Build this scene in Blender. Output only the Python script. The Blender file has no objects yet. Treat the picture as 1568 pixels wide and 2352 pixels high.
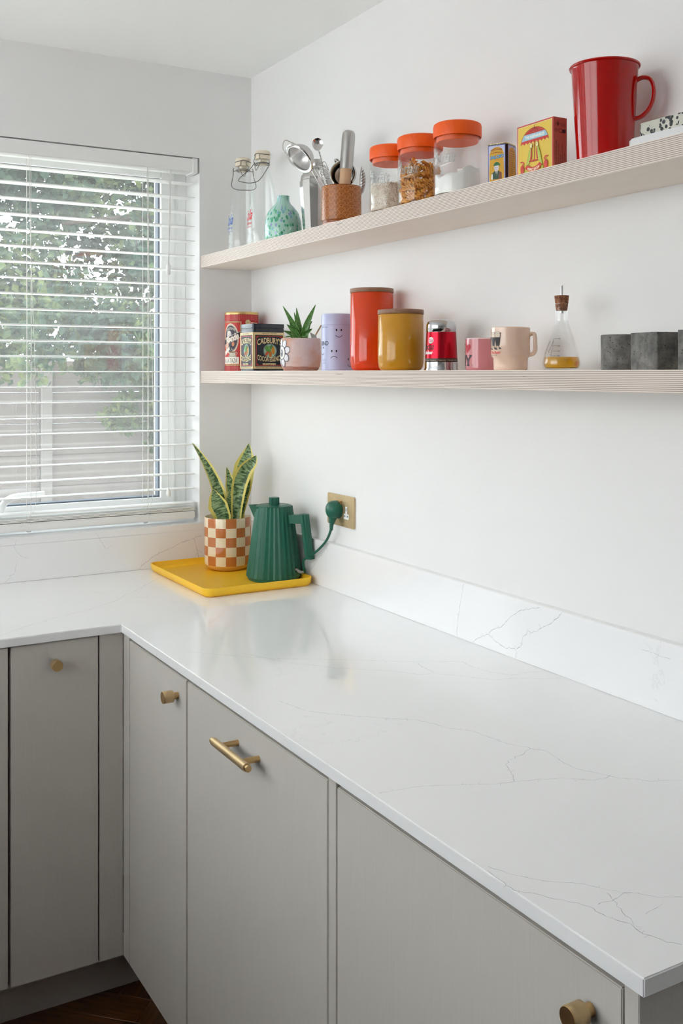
import bpy, bmesh, math, random
from mathutils import Vector, Matrix, geometry
random.seed(7)
SC = bpy.context.scene
COL = SC.collection
PI = math.pi

# ------------------------------------------------------------------ camera
FPX, TH = 2340.65, 0.52592
CAM = Vector((-1.405, -3.003, 1.5206)); Y0 = 854.76
FW = Vector((math.sin(TH), math.cos(TH), 0)); RT = Vector((math.cos(TH), -math.sin(TH), 0)); UP = Vector((0, 0, 1))
cd = bpy.data.cameras.new('camera'); cam = bpy.data.objects.new('camera', cd); COL.objects.link(cam)
cam.location = CAM; cam.rotation_euler = (PI / 2, 0, -TH)
cd.sensor_fit = 'VERTICAL'; cd.sensor_height = 36.0; cd.lens = FPX / 2352 * 36.0
cd.shift_y = -(1176 - Y0) / 2352; cd.clip_start = 0.05; cd.clip_end = 200
SC.camera = cam

# ------------------------------------------------------------------ sky, light, exposure
world = bpy.data.worlds.new('sky'); SC.world = world; world.use_nodes = True
wn = world.node_tree.nodes; wn['Background'].inputs[0].default_value = (0.93, 0.97, 1.0, 1); wn['Background'].inputs[1].default_value = 8.5
def area_light(name, loc, rot, sx, sy, power, color=(1, 1, 1), portal=False):
    l = bpy.data.lights.new(name, 'AREA'); l.shape = 'RECTANGLE'; l.size = sx; l.size_y = sy; l.energy = power; l.color = color
    l.cycles.is_portal = portal
    o = bpy.data.objects.new(name, l); COL.objects.link(o); o.location = loc; o.rotation_euler = rot
    return o
area_light('window_portal', (-0.77, 0.16, 1.62), (PI / 2, 0, PI), 1.2, 1.16, 1, portal=True)       # lets the sky in by the window
vs = SC.view_settings
vs.view_transform = 'Standard'; vs.look = 'None'; vs.exposure = -0.22; vs.gamma = 1.0; vs.use_curve_mapping = False
cy = SC.cycles; cy.time_limit = 1000
cy.use_denoising = True; cy.max_bounces = 12; cy.diffuse_bounces = 9; cy.glossy_bounces = 4; cy.use_adaptive_sampling = True; cy.adaptive_threshold = .05; cy.adaptive_min_samples = 16
cy.transmission_bounces = 8; cy.transparent_max_bounces = 20; cy.sample_clamp_indirect = 8.0; cy.caustics_refractive = False; cy.caustics_reflective = False

# ------------------------------------------------------------------ pixel-to-place helpers (every thing still gets its own depth)
def ray(u, v): return FW + RT * ((u - 784) / FPX) + UP * ((Y0 - v) / FPX)
def at(u, v, D): return CAM + ray(u, v) * D
def onx(u, v, X): d = ray(u, v); return CAM + d * ((X - CAM.x) / d.x)
def ony(u, v, Y): d = ray(u, v); return CAM + d * ((Y - CAM.y) / d.y)
def onz(u, v, Z): d = ray(u, v); return CAM + d * ((Z - CAM.z) / d.z)
def depth(p): return (Vector(p) - CAM).dot(FW)
def camang(x, y): return math.atan2(CAM.y - y, CAM.x - x)

# ------------------------------------------------------------------ materials
def lin(c):
    if isinstance(c, str):
        c = [int(c[i:i + 2], 16) / 255 for i in (0, 2, 4)]
        c = [x / 12.92 if x <= 0.04045 else ((x + 0.055) / 1.055) ** 2.4 for x in c]
    return tuple(c[:3]) + (1.0,)
MATS = {}
class NT:
    def __init__(s, name):
        s.m = bpy.data.materials.new(name); s.m.use_nodes = True; s.t = s.m.node_tree; s.n = s.t.nodes; s.b = s.n['Principled BSDF']; s.out = s.n['Material Output']
    def add(s, typ, **kw):
        n = s.n.new(typ)
        for k, v in kw.items():
            if k.startswith('i_'): n.inputs[k[2:].replace('_', ' ')].default_value = v
            else: setattr(n, k, v)
        return n
    def link(s, a, b): s.t.links.new(a, b)
    def math(s, op, a, b=None, c=None):
        n = s.n.new('ShaderNodeMath'); n.operation = op
        for i, x in enumerate((a, b, c)):
            if x is None: continue
            if isinstance(x, (int, float)): n.inputs[i].default_value = x
            else: s.link(x, n.inputs[i])
        return n.outputs[0]
    def mix(s, fac, a, b, blend='MIX'):
        n = s.n.new('ShaderNodeMix'); n.data_type = 'RGBA'; n.blend_type = blend
        for sock, x in ((n.inputs[0], fac), (n.inputs[6], a), (n.inputs[7], b)):
            if isinstance(x, (int, float)): sock.default_value = x
            elif isinstance(x, (tuple, str)): sock.default_value = lin(x)
            else: s.link(x, sock)
        return n.outputs[2]
    def ramp(s, fac, stops, interp='LINEAR'):
        n = s.n.new('ShaderNodeValToRGB'); n.color_ramp.interpolation = interp; e = n.color_ramp.elements
        while len(e) < len(stops): e.new(0.5)
        for k, (p, c) in enumerate(stops): e[k].position = p; e[k].color = lin(c)
        s.link(fac, n.inputs[0]); return n.outputs[0]
    def noise(s, vec, scale, detail=3, rough=.5): 
        n = s.add('ShaderNodeTexNoise'); n.inputs['Scale'].default_value = scale; n.inputs['Detail'].default_value = detail; n.inputs['Roughness'].default_value = rough
        s.link(vec, n.inputs['Vector']); return n.outputs['Fac']
    def coord(s, scale=(1, 1, 1), kind='Object'):
        c = s.add('ShaderNodeTexCoord'); m = s.add('ShaderNodeMapping'); m.inputs['Scale'].default_value = scale
        s.link(c.outputs[kind], m.inputs['Vector']); return m.outputs[0]
    def bump(s, h, strength=.2, dist=.001):
        n = s.add('ShaderNodeBump'); n.inputs['Strength'].default_value = strength; n.inputs['Distance'].default_value = dist
        s.link(h, n.inputs['Height']); s.link(n.outputs[0], s.b.inputs['Normal'])
    def color(s, c): s.link(c, s.b.inputs['Base Color'])
def mk(name, color, rough=.5, metal=0., var=.06, scale=30., bump=0., bscale=300., coat=0., spec=.5, trans=0., ior=1.45, sss=0., stretch=(1, 1, 1)):
    if name in MATS: return MATS[name]
    t = NT(name); b = t.b; c = lin(color); v = t.coord(stretch)
    n = t.noise(v, scale)
    dark = tuple(x * (1 - var) for x in c[:3]); light = tuple(min(1, x * (1 + var)) for x in c[:3])
    t.color(t.mix(n, dark, light))
    b.inputs['Roughness'].default_value = rough; b.inputs['Metallic'].default_value = metal; b.inputs['Specular IOR Level'].default_value = spec
    b.inputs['Coat Weight'].default_value = coat; b.inputs['Coat Roughness'].default_value = .05
    b.inputs['Transmission Weight'].default_value = trans; b.inputs['IOR'].default_value = ior
    if sss: b.inputs['Subsurface Weight'].default_value = sss; b.inputs['Subsurface Radius'].default_value = (.01, .008, .006); b.inputs['Subsurface Scale'].default_value = .5
    if bump: t.bump(t.noise(v, bscale), bump)
    MATS[name] = t.m; return t.m
def ink(hexc, rough=.45): return mk('ink_' + hexc, hexc, rough, var=.03)
def thin_glass(name, tint=(1, 1, 1), edge=.75, base=.05, power=3.5, haze=0., rough=.02, wobble=True):
    if name in MATS: return MATS[name]
    t = NT(name); t.n.remove(t.b)
    tr = t.add('ShaderNodeBsdfTransparent'); tr.inputs[0].default_value = lin(tint)
    gl = t.add('ShaderNodeBsdfGlossy'); gl.inputs['Roughness'].default_value = rough; gl.inputs[0].default_value = (.95, .97, .97, 1)
    lw = t.add('ShaderNodeLayerWeight'); lw.inputs[0].default_value = .5
    wob = t.noise(t.coord(), 25.) if wobble else None
    fac = t.math('ADD', t.math('MULTIPLY', t.math('POWER', lw.outputs['Facing'], power), edge), base)
    if wobble: fac = t.math('MULTIPLY', fac, t.math('ADD', t.math('MULTIPLY', wob, .4), .8))
    mx = t.add('ShaderNodeMixShader'); t.link(fac, mx.inputs[0]); t.link(tr.outputs[0], mx.inputs[1]); t.link(gl.outputs[0], mx.inputs[2])
    res = mx.outputs[0]
    if haze:  # even white veil mixed into the glass to imitate glare haze
        tl = t.add('ShaderNodeBsdfTranslucent'); tl.inputs[0].default_value = (1, 1, 1, 1)
        m2 = t.add('ShaderNodeMixShader'); m2.inputs[0].default_value = haze; t.link(res, m2.inputs[1]); t.link(tl.outputs[0], m2.inputs[2]); res = m2.outputs[0]
    t.link(res, t.out.inputs[0]); MATS[name] = t.m; return t.m

def m_wall():
    t = NT('white_wall_paint'); v = t.coord()
    t.color(t.mix(t.noise(v, 1.5), 'e7e6e5', 'ecebea')); t.b.inputs['Roughness'].default_value = .75; t.b.inputs['Specular IOR Level'].default_value = .25
    t.bump(t.noise(v, 260., 4), .12, .0008); return t.m
def m_quartz():
    t = NT('white_veined_quartz'); v = t.coord()
    n = t.noise(v, 2.2, 8, .6); d = t.math('ABSOLUTE', t.math('SUBTRACT', n, .5))
    line = t.math('MULTIPLY', t.math('LESS_THAN', d, .0025), t.math('GREATER_THAN', t.noise(v, 3.1), .6))
    base = t.mix(t.noise(v, 5., 6), 'ebebec', 'f1f1f1')
    t.color(t.mix(t.math('MULTIPLY', line, .16), base, 'b9bcc2')); t.b.inputs['Roughness'].default_value = .09; t.b.inputs['Specular IOR Level'].default_value = .5
    return t.m
def m_cabinet():
    t = NT('grey_painted_door'); v = t.coord((1, 1, .04))
    n = t.noise(v, 420., 3)
    t.color(t.mix(n, 'c1bcb5', 'c9c4bd')); t.b.inputs['Roughness'].default_value = .42; t.b.inputs['Specular IOR Level'].default_value = .4
    t.bump(n, .06, .0006); return t.m
def m_ply():
    t = NT('birch_plywood'); c = t.add('ShaderNodeTexCoord'); sp = t.add('ShaderNodeSeparateXYZ'); t.link(c.outputs['Object'], sp.inputs[0])
    warp = t.math('MULTIPLY', t.math('SUBTRACT', t.noise(t.coord((1, .25, 1)), 22.), .5), .0012)
    f = t.math('FRACT', t.math('MULTIPLY', t.math('ADD', sp.outputs[2], warp), 1 / .00308))
    tone = t.noise(t.coord((1, .05, 300)), 3., 2)
    light = t.mix(tone, 'd6c8bc', 'ebe1d8'); dark = t.mix(tone, '8f7b70', 'b5a397')
    gapn = t.math('GREATER_THAN', t.noise(t.coord((1, 12, 330)), 1., 1), .74)
    edge = t.mix(t.ramp(f, [(0, 'ffffff'), (.30, 'ffffff'), (.40, '000000'), (.92, '000000'), (1, 'ffffff')]), light, dark)
    edge = t.mix(t.math('MULTIPLY', gapn, t.math('LESS_THAN', f, .45)), edge, '3a302c')
    grain = t.noise(t.coord((6, .8, 6)), 9., 5, .65)
    ven = t.mix(grain, 'f4e6d8', 'fcf4ea')
    g = t.add('ShaderNodeNewGeometry'); s2 = t.add('ShaderNodeSeparateXYZ'); t.link(g.outputs['Normal'], s2.inputs[0])
    t.color(t.mix(t.math('GREATER_THAN', t.math('ABSOLUTE', s2.outputs[2]), .6), edge, ven)); t.b.inputs['Roughness'].default_value = .55
    return t.m
def m_wood(name, c1, c2, sc=(1, 8, 8), rough=.5, scale=14.):
    t = NT(name); v = t.coord(sc); n = t.noise(v, scale, 6, .65); t.color(t.mix(n, c1, c2)); t.b.inputs['Roughness'].default_value = rough; t.bump(n, .15, .0006); return t.m
def m_oakfloor():
    t = NT('dark_oak_parquet'); oi = t.add('ShaderNodeObjectInfo'); v = t.coord((1.2, 14, 14))
    ad = t.add('ShaderNodeVectorMath'); t.link(v, ad.inputs[0]); t.link(oi.outputs['Location'], ad.inputs[1]); n = t.noise(ad.outputs[0], 6., 7, .7)
    c = t.ramp(n, [(.3, '2a1608'), (.5, '5a3516'), (.7, '7a4c22')])
    t.color(t.mix(t.math('MULTIPLY', oi.outputs['Random'], .4), c, '3a2110')); t.b.inputs['Roughness'].default_value = .4; t.bump(n, .2, .0006); return t.m
def m_concrete():
    t = NT('dark_cast_concrete'); v = t.coord(); n = t.noise(v, 45., 6, .65)
    vo = t.add('ShaderNodeTexVoronoi'); vo.inputs['Scale'].default_value = 210; t.link(v, vo.inputs['Vector'])
    pit = t.math('MULTIPLY', t.math('LESS_THAN', vo.outputs['Distance'], .20), t.math('GREATER_THAN', t.noise(v, 60.), .57))
    c = t.mix(t.ramp(n, [(.35, '000000'), (.65, 'ffffff')]), '4e4c49', '827f7a'); t.color(t.mix(pit, c, '141210')); t.b.inputs['Roughness'].default_value = .7; t.bump(t.math('SUBTRACT', n, pit), .25, .001); return t.m
def m_cork():
    t = NT('cork'); v = t.coord(); vo = t.add('ShaderNodeTexVoronoi'); vo.inputs['Scale'].default_value = 420; t.link(v, vo.inputs['Vector'])
    t.color(t.ramp(t.noise(vo.outputs['Position'], 300., 1), [(.3, '4a2616'), (.5, '8a5435'), (.7, 'b07a50')])); t.b.inputs['Roughness'].default_value = .8; t.bump(vo.outputs['Distance'], .5, .001); return t.m
def m_vase():
    t = NT('speckled_green_glass'); c = t.add('ShaderNodeTexCoord'); sp = t.add('ShaderNodeSeparateXYZ'); t.link(c.outputs['Object'], sp.inputs[0])
    ang = t.math('ARCTAN2', sp.outputs[1], sp.outputs[0])
    zz = t.math('SUBTRACT', sp.outputs[2], t.math('MULTIPLY', t.math('MAXIMUM', t.math('SUBTRACT', sp.outputs[2], .085), 0), .82))
    cv = t.add('ShaderNodeCombineXYZ'); t.link(t.math('MULTIPLY', ang, .055), cv.inputs[0]); t.link(t.math('MULTIPLY', zz, .75), cv.inputs[1])
    vo = t.add('ShaderNodeTexVoronoi'); vo.voronoi_dimensions = '2D'; vo.inputs['Scale'].default_value = 120; t.link(cv.outputs[0], vo.inputs['Vector'])
    s3 = t.add('ShaderNodeSeparateXYZ'); t.link(vo.outputs['Color'], s3.inputs[0])
    cell = t.ramp(s3.outputs[0], [(0, '2fa374'), (.2, '5fb690'), (.38, '9ad4ba'), (.55, '7fb7c4'), (.68, 'a8dac3'), (.82, '3fa97d'), (.92, '8fa0cd')], 'CONSTANT')
    rad = t.math('ADD', .30, t.math('MULTIPLY', s3.outputs[1], .38))
    soft = t.math('MULTIPLY', t.math('MINIMUM', t.math('MAXIMUM', t.math('MULTIPLY', t.math('SUBTRACT', rad, vo.outputs['Distance']), 9.), 0), 1), .92)
    t.color(t.mix(soft, t.mix(t.noise(t.coord(), 60.), '9fd3c2', 'c4e3da'), cell))
    t.b.inputs['Roughness'].default_value = .12; t.b.inputs['Coat Weight'].default_value = .4; t.b.inputs['Subsurface Weight'].default_value = .35
    t.b.inputs['Subsurface Radius'].default_value = (.02, .03, .025); t.b.inputs['Subsurface Scale'].default_value = .4
    return t.m
def m_checker():
    t = NT('checkered_glaze'); c = t.add('ShaderNodeTexCoord'); sp = t.add('ShaderNodeSeparateXYZ'); t.link(c.outputs['Object'], sp.inputs[0])
    ang = t.math('FLOOR', t.math('ADD', t.math('MULTIPLY', t.math('ARCTAN2', sp.outputs[1], sp.outputs[0]), 14 / (2 * PI)), .18))
    row = t.math('FLOOR', t.math('MULTIPLY', t.math('SUBTRACT', sp.outputs[2], .0165), 1 / .0282))
    par = t.math('PINGPONG', t.math('ADD', ang, row), 1)
    n = t.noise(t.coord(), 40., 3)
    br = t.mix(n, 'b8662f', 'c97f47'); cr = t.mix(n, 'e6d3b0', 'ecdcc0')
    c1 = t.mix(t.math('GREATER_THAN', par, .5), br, cr)
    inside = t.math('LESS_THAN', t.math('SQRT', t.math('ADD', t.math('POWER', sp.outputs[0], 2.), t.math('POWER', sp.outputs[1], 2.))), .0675)
    c2 = t.mix(t.math('LESS_THAN', sp.outputs[2], .0165), c1, 'd9a455')
    t.color(t.mix(t.math('MULTIPLY', inside, t.math('GREATER_THAN', sp.outputs[2], .03)), c2, 'ead9b8')); t.b.inputs['Roughness'].default_value = .14; t.b.inputs['Coat Weight'].default_value = .3
    return t.m
def m_leaf(name, dark, light, margin, mw, bands, back=None):
    t = NT(name); uv = t.add('ShaderNodeUVMap'); sp = t.add('ShaderNodeSeparateXYZ'); t.link(uv.outputs[0], sp.inputs[0])
    mp = t.add('ShaderNodeMapping'); mp.inputs['Scale'].default_value = (.9, bands, 1); t.link(uv.outputs[0], mp.inputs['Vector'])
    n = t.noise(mp.outputs[0], 2.2, 5, .6)
    c = t.ramp(n, [(.36, dark), (.45, dark), (.55, light)])
    a = t.math('ABSOLUTE', t.math('SUBTRACT', sp.outputs[0], .5))
    t.color(t.mix(t.math('GREATER_THAN', t.math('ADD', a, t.math('MULTIPLY', t.math('SUBTRACT', n, .5), .06)), .5 - mw), c, margin))
    t.b.inputs['Roughness'].default_value = .38; return t.m
def m_marble():
    t = NT('black_white_marble'); v = t.coord(); vo = t.add('ShaderNodeTexVoronoi'); vo.inputs['Scale'].default_value = 140; t.link(v, vo.inputs['Vector'])
    big = t.noise(v, 22., 4); blob = t.math('MULTIPLY', t.math('LESS_THAN', vo.outputs['Distance'], .48), t.math('GREATER_THAN', big, .5))
    base = t.mix(t.noise(v, 60., 5), 'a9aca2', 'dcd6c8'); t.color(t.mix(blob, base, '22282a')); t.b.inputs['Roughness'].default_value = .25; return t.m
def m_pinkpot():
    t = NT('speckled_pink_clay'); v = t.coord(); sp = t.add('ShaderNodeSeparateXYZ'); c = t.add('ShaderNodeTexCoord'); t.link(c.outputs['Object'], sp.inputs[0])
    n = t.noise(v, 16., 5); base = t.mix(t.ramp(n, [(.42, '000000'), (.62, 'ffffff')]), 'd9bfba', 'd09c84')
    band = t.math('MULTIPLY', t.math('LESS_THAN', t.math('ADD', sp.outputs[2], t.math('MULTIPLY', n, .012)), .0165), t.math('GREATER_THAN', t.noise(t.coord((3, 3, 90)), 6., 3), .42))
    base = t.mix(t.math('MULTIPLY', band, .75), base, '9b5a42')
    speck = t.math('GREATER_THAN', t.noise(v, 420., 2), .76)
    t.color(t.mix(speck, base, '3a2c28')); t.b.inputs['Roughness'].default_value = .55; return t.m
def m_mesh():
    t = NT('fine_steel_mesh'); c = t.add('ShaderNodeUVMap'); mp = t.add('ShaderNodeMapping'); mp.inputs['Scale'].default_value = (90, 30, 1); t.link(c.outputs[0], mp.inputs['Vector'])
    sp = t.add('ShaderNodeSeparateXYZ'); t.link(mp.outputs[0], sp.inputs[0])
    hole = t.math('MULTIPLY', t.math('GREATER_THAN', t.math('FRACT', sp.outputs[0]), .45), t.math('GREATER_THAN', t.math('FRACT', sp.outputs[1]), .45))
    t.b.inputs['Base Color'].default_value = (.62, .61, .6, 1); t.b.inputs['Metallic'].default_value = 1; t.b.inputs['Roughness'].default_value = .35
    t.link(t.math('SUBTRACT', 1, t.math('MULTIPLY', hole, .85)), t.b.inputs['Alpha']); return t.m
def m_sheer():
    t = NT('fill_sheer_fabric'); t.n.remove(t.b); tl = t.add('ShaderNodeBsdfTranslucent'); df = t.add('ShaderNodeBsdfDiffuse'); n = t.noise(t.coord(), 200.)
    t.link(t.mix(n, (.68, .68, .67), (.72, .72, .71)), tl.inputs[0]); df.inputs[0].default_value = (.25, .25, .25, 1)
    mx = t.add('ShaderNodeAddShader'); t.link(tl.outputs[0], mx.inputs[0]); t.link(df.outputs[0], mx.inputs[1]); t.link(mx.outputs[0], t.out.inputs[0]); return t.m
def m_foliage(name, c1, c2, c3):
    t = NT(name); t.n.remove(t.b); n = t.noise(t.coord(), 1.6, 4); n2 = t.noise(t.coord(), 9., 1)
    col = t.ramp(t.math('ADD', t.math('MULTIPLY', n, .6), t.math('MULTIPLY', n2, .4)), [(.36, c1), (.5, c2), (.64, c3)])
    d = t.add('ShaderNodeBsdfDiffuse'); tl = t.add('ShaderNodeBsdfTranslucent'); t.link(col, d.inputs[0]); t.link(col, tl.inputs[0])
    mx = t.add('ShaderNodeMixShader'); mx.inputs[0].default_value = .45; t.link(d.outputs[0], mx.inputs[1]); t.link(tl.outputs[0], mx.inputs[2]); t.link(mx.outputs[0], t.out.inputs[0]); return t.m

M_WALL = m_wall(); M_QUARTZ = m_quartz(); M_CAB = m_cabinet(); M_PLY = m_ply(); M_FLOOR = m_oakfloor()
M_BRASS = mk('brushed_brass', 'cfae7c', .36, 1., .08, 60., bump=.05)
M_KNURL = None
def m_knurl():
    t = NT('knurled_brass'); v = t.coord(); w = t.add('ShaderNodeTexChecker'); w.inputs['Scale'].default_value = 900; t.link(v, w.inputs['Vector'])
    t.b.inputs['Base Color'].default_value = lin('d2b78c'); t.b.inputs['Metallic'].default_value = 1; t.b.inputs['Roughness'].default_value = .38; t.bump(w.outputs[1], .5, .0004); return t.m
M_KNURL = m_knurl()
M_WHITEP = mk('white_plastic', 'f0f0ef', .4, var=.02)
M_SLAT = mk('white_slat', 'eeeeec', .45, var=.02)
M_CORD = mk('white_cord', 'e2e0dc', .8)
M_STEEL = mk('polished_steel', 'cfcdca', .12, 1., .05, 40.)
M_SATIN = mk('satin_steel', 'bdbbb8', .28, 1., .06, 60.)
M_WIRE = mk('dark_wire', '77746f', .4, 1., .1)
M_DARK = mk('dark_gap', '1a1715', .8)
M_GLASS = thin_glass('clear_thin_glass', (.99, .995, .993), .6, .03, 5.)

# ------------------------------------------------------------------ mesh builder
class MB:
    def __init__(s): s.v = []; s.f = []; s.m = []; s.uv = {}
    def face(s, idx, mi=0): s.f.append(tuple(idx)); s.m.append(mi)
    def box(s, x0, x1, y0, y1, z0, z1, mi=0):
        k = len(s.v); s.v += [Vector(p) for p in ((x0, y0, z0), (x1, y0, z0), (x1, y1, z0), (x0, y1, z0), (x0, y0, z1), (x1, y0, z1), (x1, y1, z1), (x0, y1, z1))]
        for f in ((3, 2, 1, 0), (4, 5, 6, 7), (0, 1, 5, 4), (1, 2, 6, 5), (2, 3, 7, 6), (3, 0, 4, 7)): s.face([k + i for i in f], mi)
        return s
    def lathe(s, prof, seg=48, mi=0, mis=None, closed=False, wob=None):
        rings = []
        for r, z in prof:
            if r <= 1e-6: s.v.append(Vector((0, 0, z))); rings.append([len(s.v) - 1])
            else:
                k = len(s.v); rings.append(list(range(k, k + seg)))
                for i in range(seg):
                    a = 2 * PI * i / seg; rr = r * (wob(i, z) if wob else 1); s.v.append(Vector((rr * math.cos(a), rr * math.sin(a), z)))
        pairs = list(zip(range(len(rings) - 1), range(1, len(rings))))
        if closed: pairs.append((len(rings) - 1, 0))
        for n, (a, b) in enumerate(pairs):
            A, B = rings[a], rings[b]; m = mis[n] if mis else mi
            for i in range(seg):
                j = (i + 1) % seg
                if len(A) == 1 and len(B) == 1: continue
                if len(A) == 1: s.face((A[0], B[j], B[i]), m)
                elif len(B) == 1: s.face((A[i], A[j], B[0]), m)
                else: s.face((A[i], A[j], B[j], B[i]), m)
        return s
    def tube(s, path, r, seg=8, closed=False, mi=0, caps=True):
        P = [Vector(p) for p in path]; n = len(P); R = r if isinstance(r, (list, tuple)) else [r] * n
        T = []
        for i in range(n):
            a = P[(i - 1) % n] if (closed or i) else P[i]; b = P[(i + 1) % n] if (closed or i < n - 1) else P[i]
            T.append((b - a).normalized())
        nrm = T[0].orthogonal().normalized(); rings = []
        for i in range(n):
            nrm = (nrm - T[i] * nrm.dot(T[i]))
            nrm = nrm.normalized() if nrm.length > 1e-6 else T[i].orthogonal().normalized()
            bi = T[i].cross(nrm); k = len(s.v); rings.append(k)
            for q in range(seg):
                a = 2 * PI * q / seg; s.v.append(P[i] + (nrm * math.cos(a) + bi * math.sin(a)) * R[i])
        for i in range(n if closed else n - 1):
            a, b = rings[i], rings[(i + 1) % n]
            for q in range(seg): s.face((a + q, a + (q + 1) % seg, b + (q + 1) % seg, b + q), mi)
        if not closed and caps:
            s.face([rings[0] + q for q in range(seg)][::-1], mi); s.face([rings[-1] + q for q in range(seg)], mi)
        return s
    def prism(s, poly, a, b, axis='z', mi=0):
        n = len(poly); k = len(s.v)
        mp = {'z': lambda p, h: (p[0], p[1], h), 'x': lambda p, h: (h, p[0], p[1]), 'y': lambda p, h: (p[0], h, p[1])}[axis]
        s.v += [Vector(mp(p, a)) for p in poly] + [Vector(mp(p, b)) for p in poly]
        s.face(list(range(k, k + n))[::-1], mi); s.face(range(k + n, k + 2 * n), mi)
        for i in range(n): j = (i + 1) % n; s.face((k + i, k + j, k + n + j, k + n + i), mi)
        return s
    def grid(s, fn, nu, nv, mi=0, uv=True):
        k = len(s.v)
        for j in range(nv + 1):
            for i in range(nu + 1): s.v.append(Vector(fn(i / nu, j / nv))); s.uv[len(s.v) - 1] = (i / nu, j / nv)
        for j in range(nv):
            for i in range(nu): a = k + j * (nu + 1) + i; s.face((a, a + 1, a + nu + 2, a + nu + 1), mi)
        return s
    def xf(s, M, start=0):
        for i in range(start, len(s.v)): s.v[i] = M @ s.v[i]
        return s
    def mesh(s, name, mats, smooth=40, bevel=0, bseg=2, fix=True):
        bm = bmesh.new(); vs_ = [bm.verts.new(v) for v in s.v]; bm.verts.ensure_lookup_table()
        uvl = bm.loops.layers.uv.new('UVMap') if s.uv else None
        for idx, mi in zip(s.f, s.m):
            try: f = bm.faces.new([vs_[i] for i in idx])
            except ValueError: continue
            f.material_index = mi
            if uvl:
                for l, i in zip(f.loops, idx): l[uvl].uv = s.uv.get(i, (.5, .5))
        if fix: bmesh.ops.recalc_face_normals(bm, faces=bm.faces[:])
        if bevel: bmesh.ops.bevel(bm, geom=bm.edges[:], offset=bevel, segments=bseg, affect='EDGES', clamp_overlap=True)
        me = bpy.data.meshes.new(name); bm.to_mesh(me); bm.free()
        for m in (mats if isinstance(mats, (list, tuple)) else [mats]): me.materials.append(m)
        if smooth:
            me.shade_smooth()
            if smooth < 179: me.set_sharp_from_angle(angle=math.radians(smooth))
        return me
    def obj(s, name, mats, parent=None, **kw): return link(name, s.mesh(name, mats, **kw), parent)
def link(name, me, parent=None, loc=None, rot=None):
    o = bpy.data.objects.new(name, me); COL.objects.link(o); o.parent = parent
    if loc is not None: o.location = loc
    if rot is not None: o.rotation_euler = rot
    return o
def tag(o, label, cat, group=None, kind=None):
    if label: o['label'] = label
    if cat: o['category'] = cat
    if group: o['group'] = group
    if kind: o['kind'] = kind
    return o
def thing(name, label, cat, loc=(0, 0, 0), rz=0., group=None):
    o = bpy.data.objects.new(name, None); COL.objects.link(o); o.location = loc; o.rotation_euler = (0, 0, rz); o.empty_display_size = .05
    return tag(o, label, cat, group)
def struct(o): o['kind'] = 'structure'; return o
def rotz(a): return Matrix.Rotation(a, 4, 'Z')
def frame(o, x, y, z): return Matrix(((x.x, y.x, z.x, o.x), (x.y, y.y, z.y, o.y), (x.z, y.z, z.z, o.z), (0, 0, 0, 1)))
def smoothpath(pts, n=8):
    P = [Vector(p) for p in pts]; out = []
    for i in range(len(P) - 1):
        p0, p1, p2, p3 = P[max(i - 1, 0)], P[i], P[i + 1], P[min(i + 2, len(P) - 1)]
        for k in range(n):
            t = k / n; out.append(.5 * ((2 * p1) + (p2 - p0) * t + (2 * p0 - 5 * p1 + 4 * p2 - p3) * t * t + (3 * p1 - p0 - 3 * p2 + p3) * t ** 3))
    out.append(P[-1]); return out
def rrect(w, h, r, n=5, cx=0, cy_=0):
    out = []
    for sx, sy, a0 in ((1, 1, 0), (-1, 1, 90), (-1, -1, 180), (1, -1, 270)):
        for k in range(n + 1):
            a = math.radians(a0 + 90 * k / n); out.append((cx + sx * (w / 2 - r) + r * math.cos(a), cy_ + sy * (h / 2 - r) + r * math.sin(a)))
    return out

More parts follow.
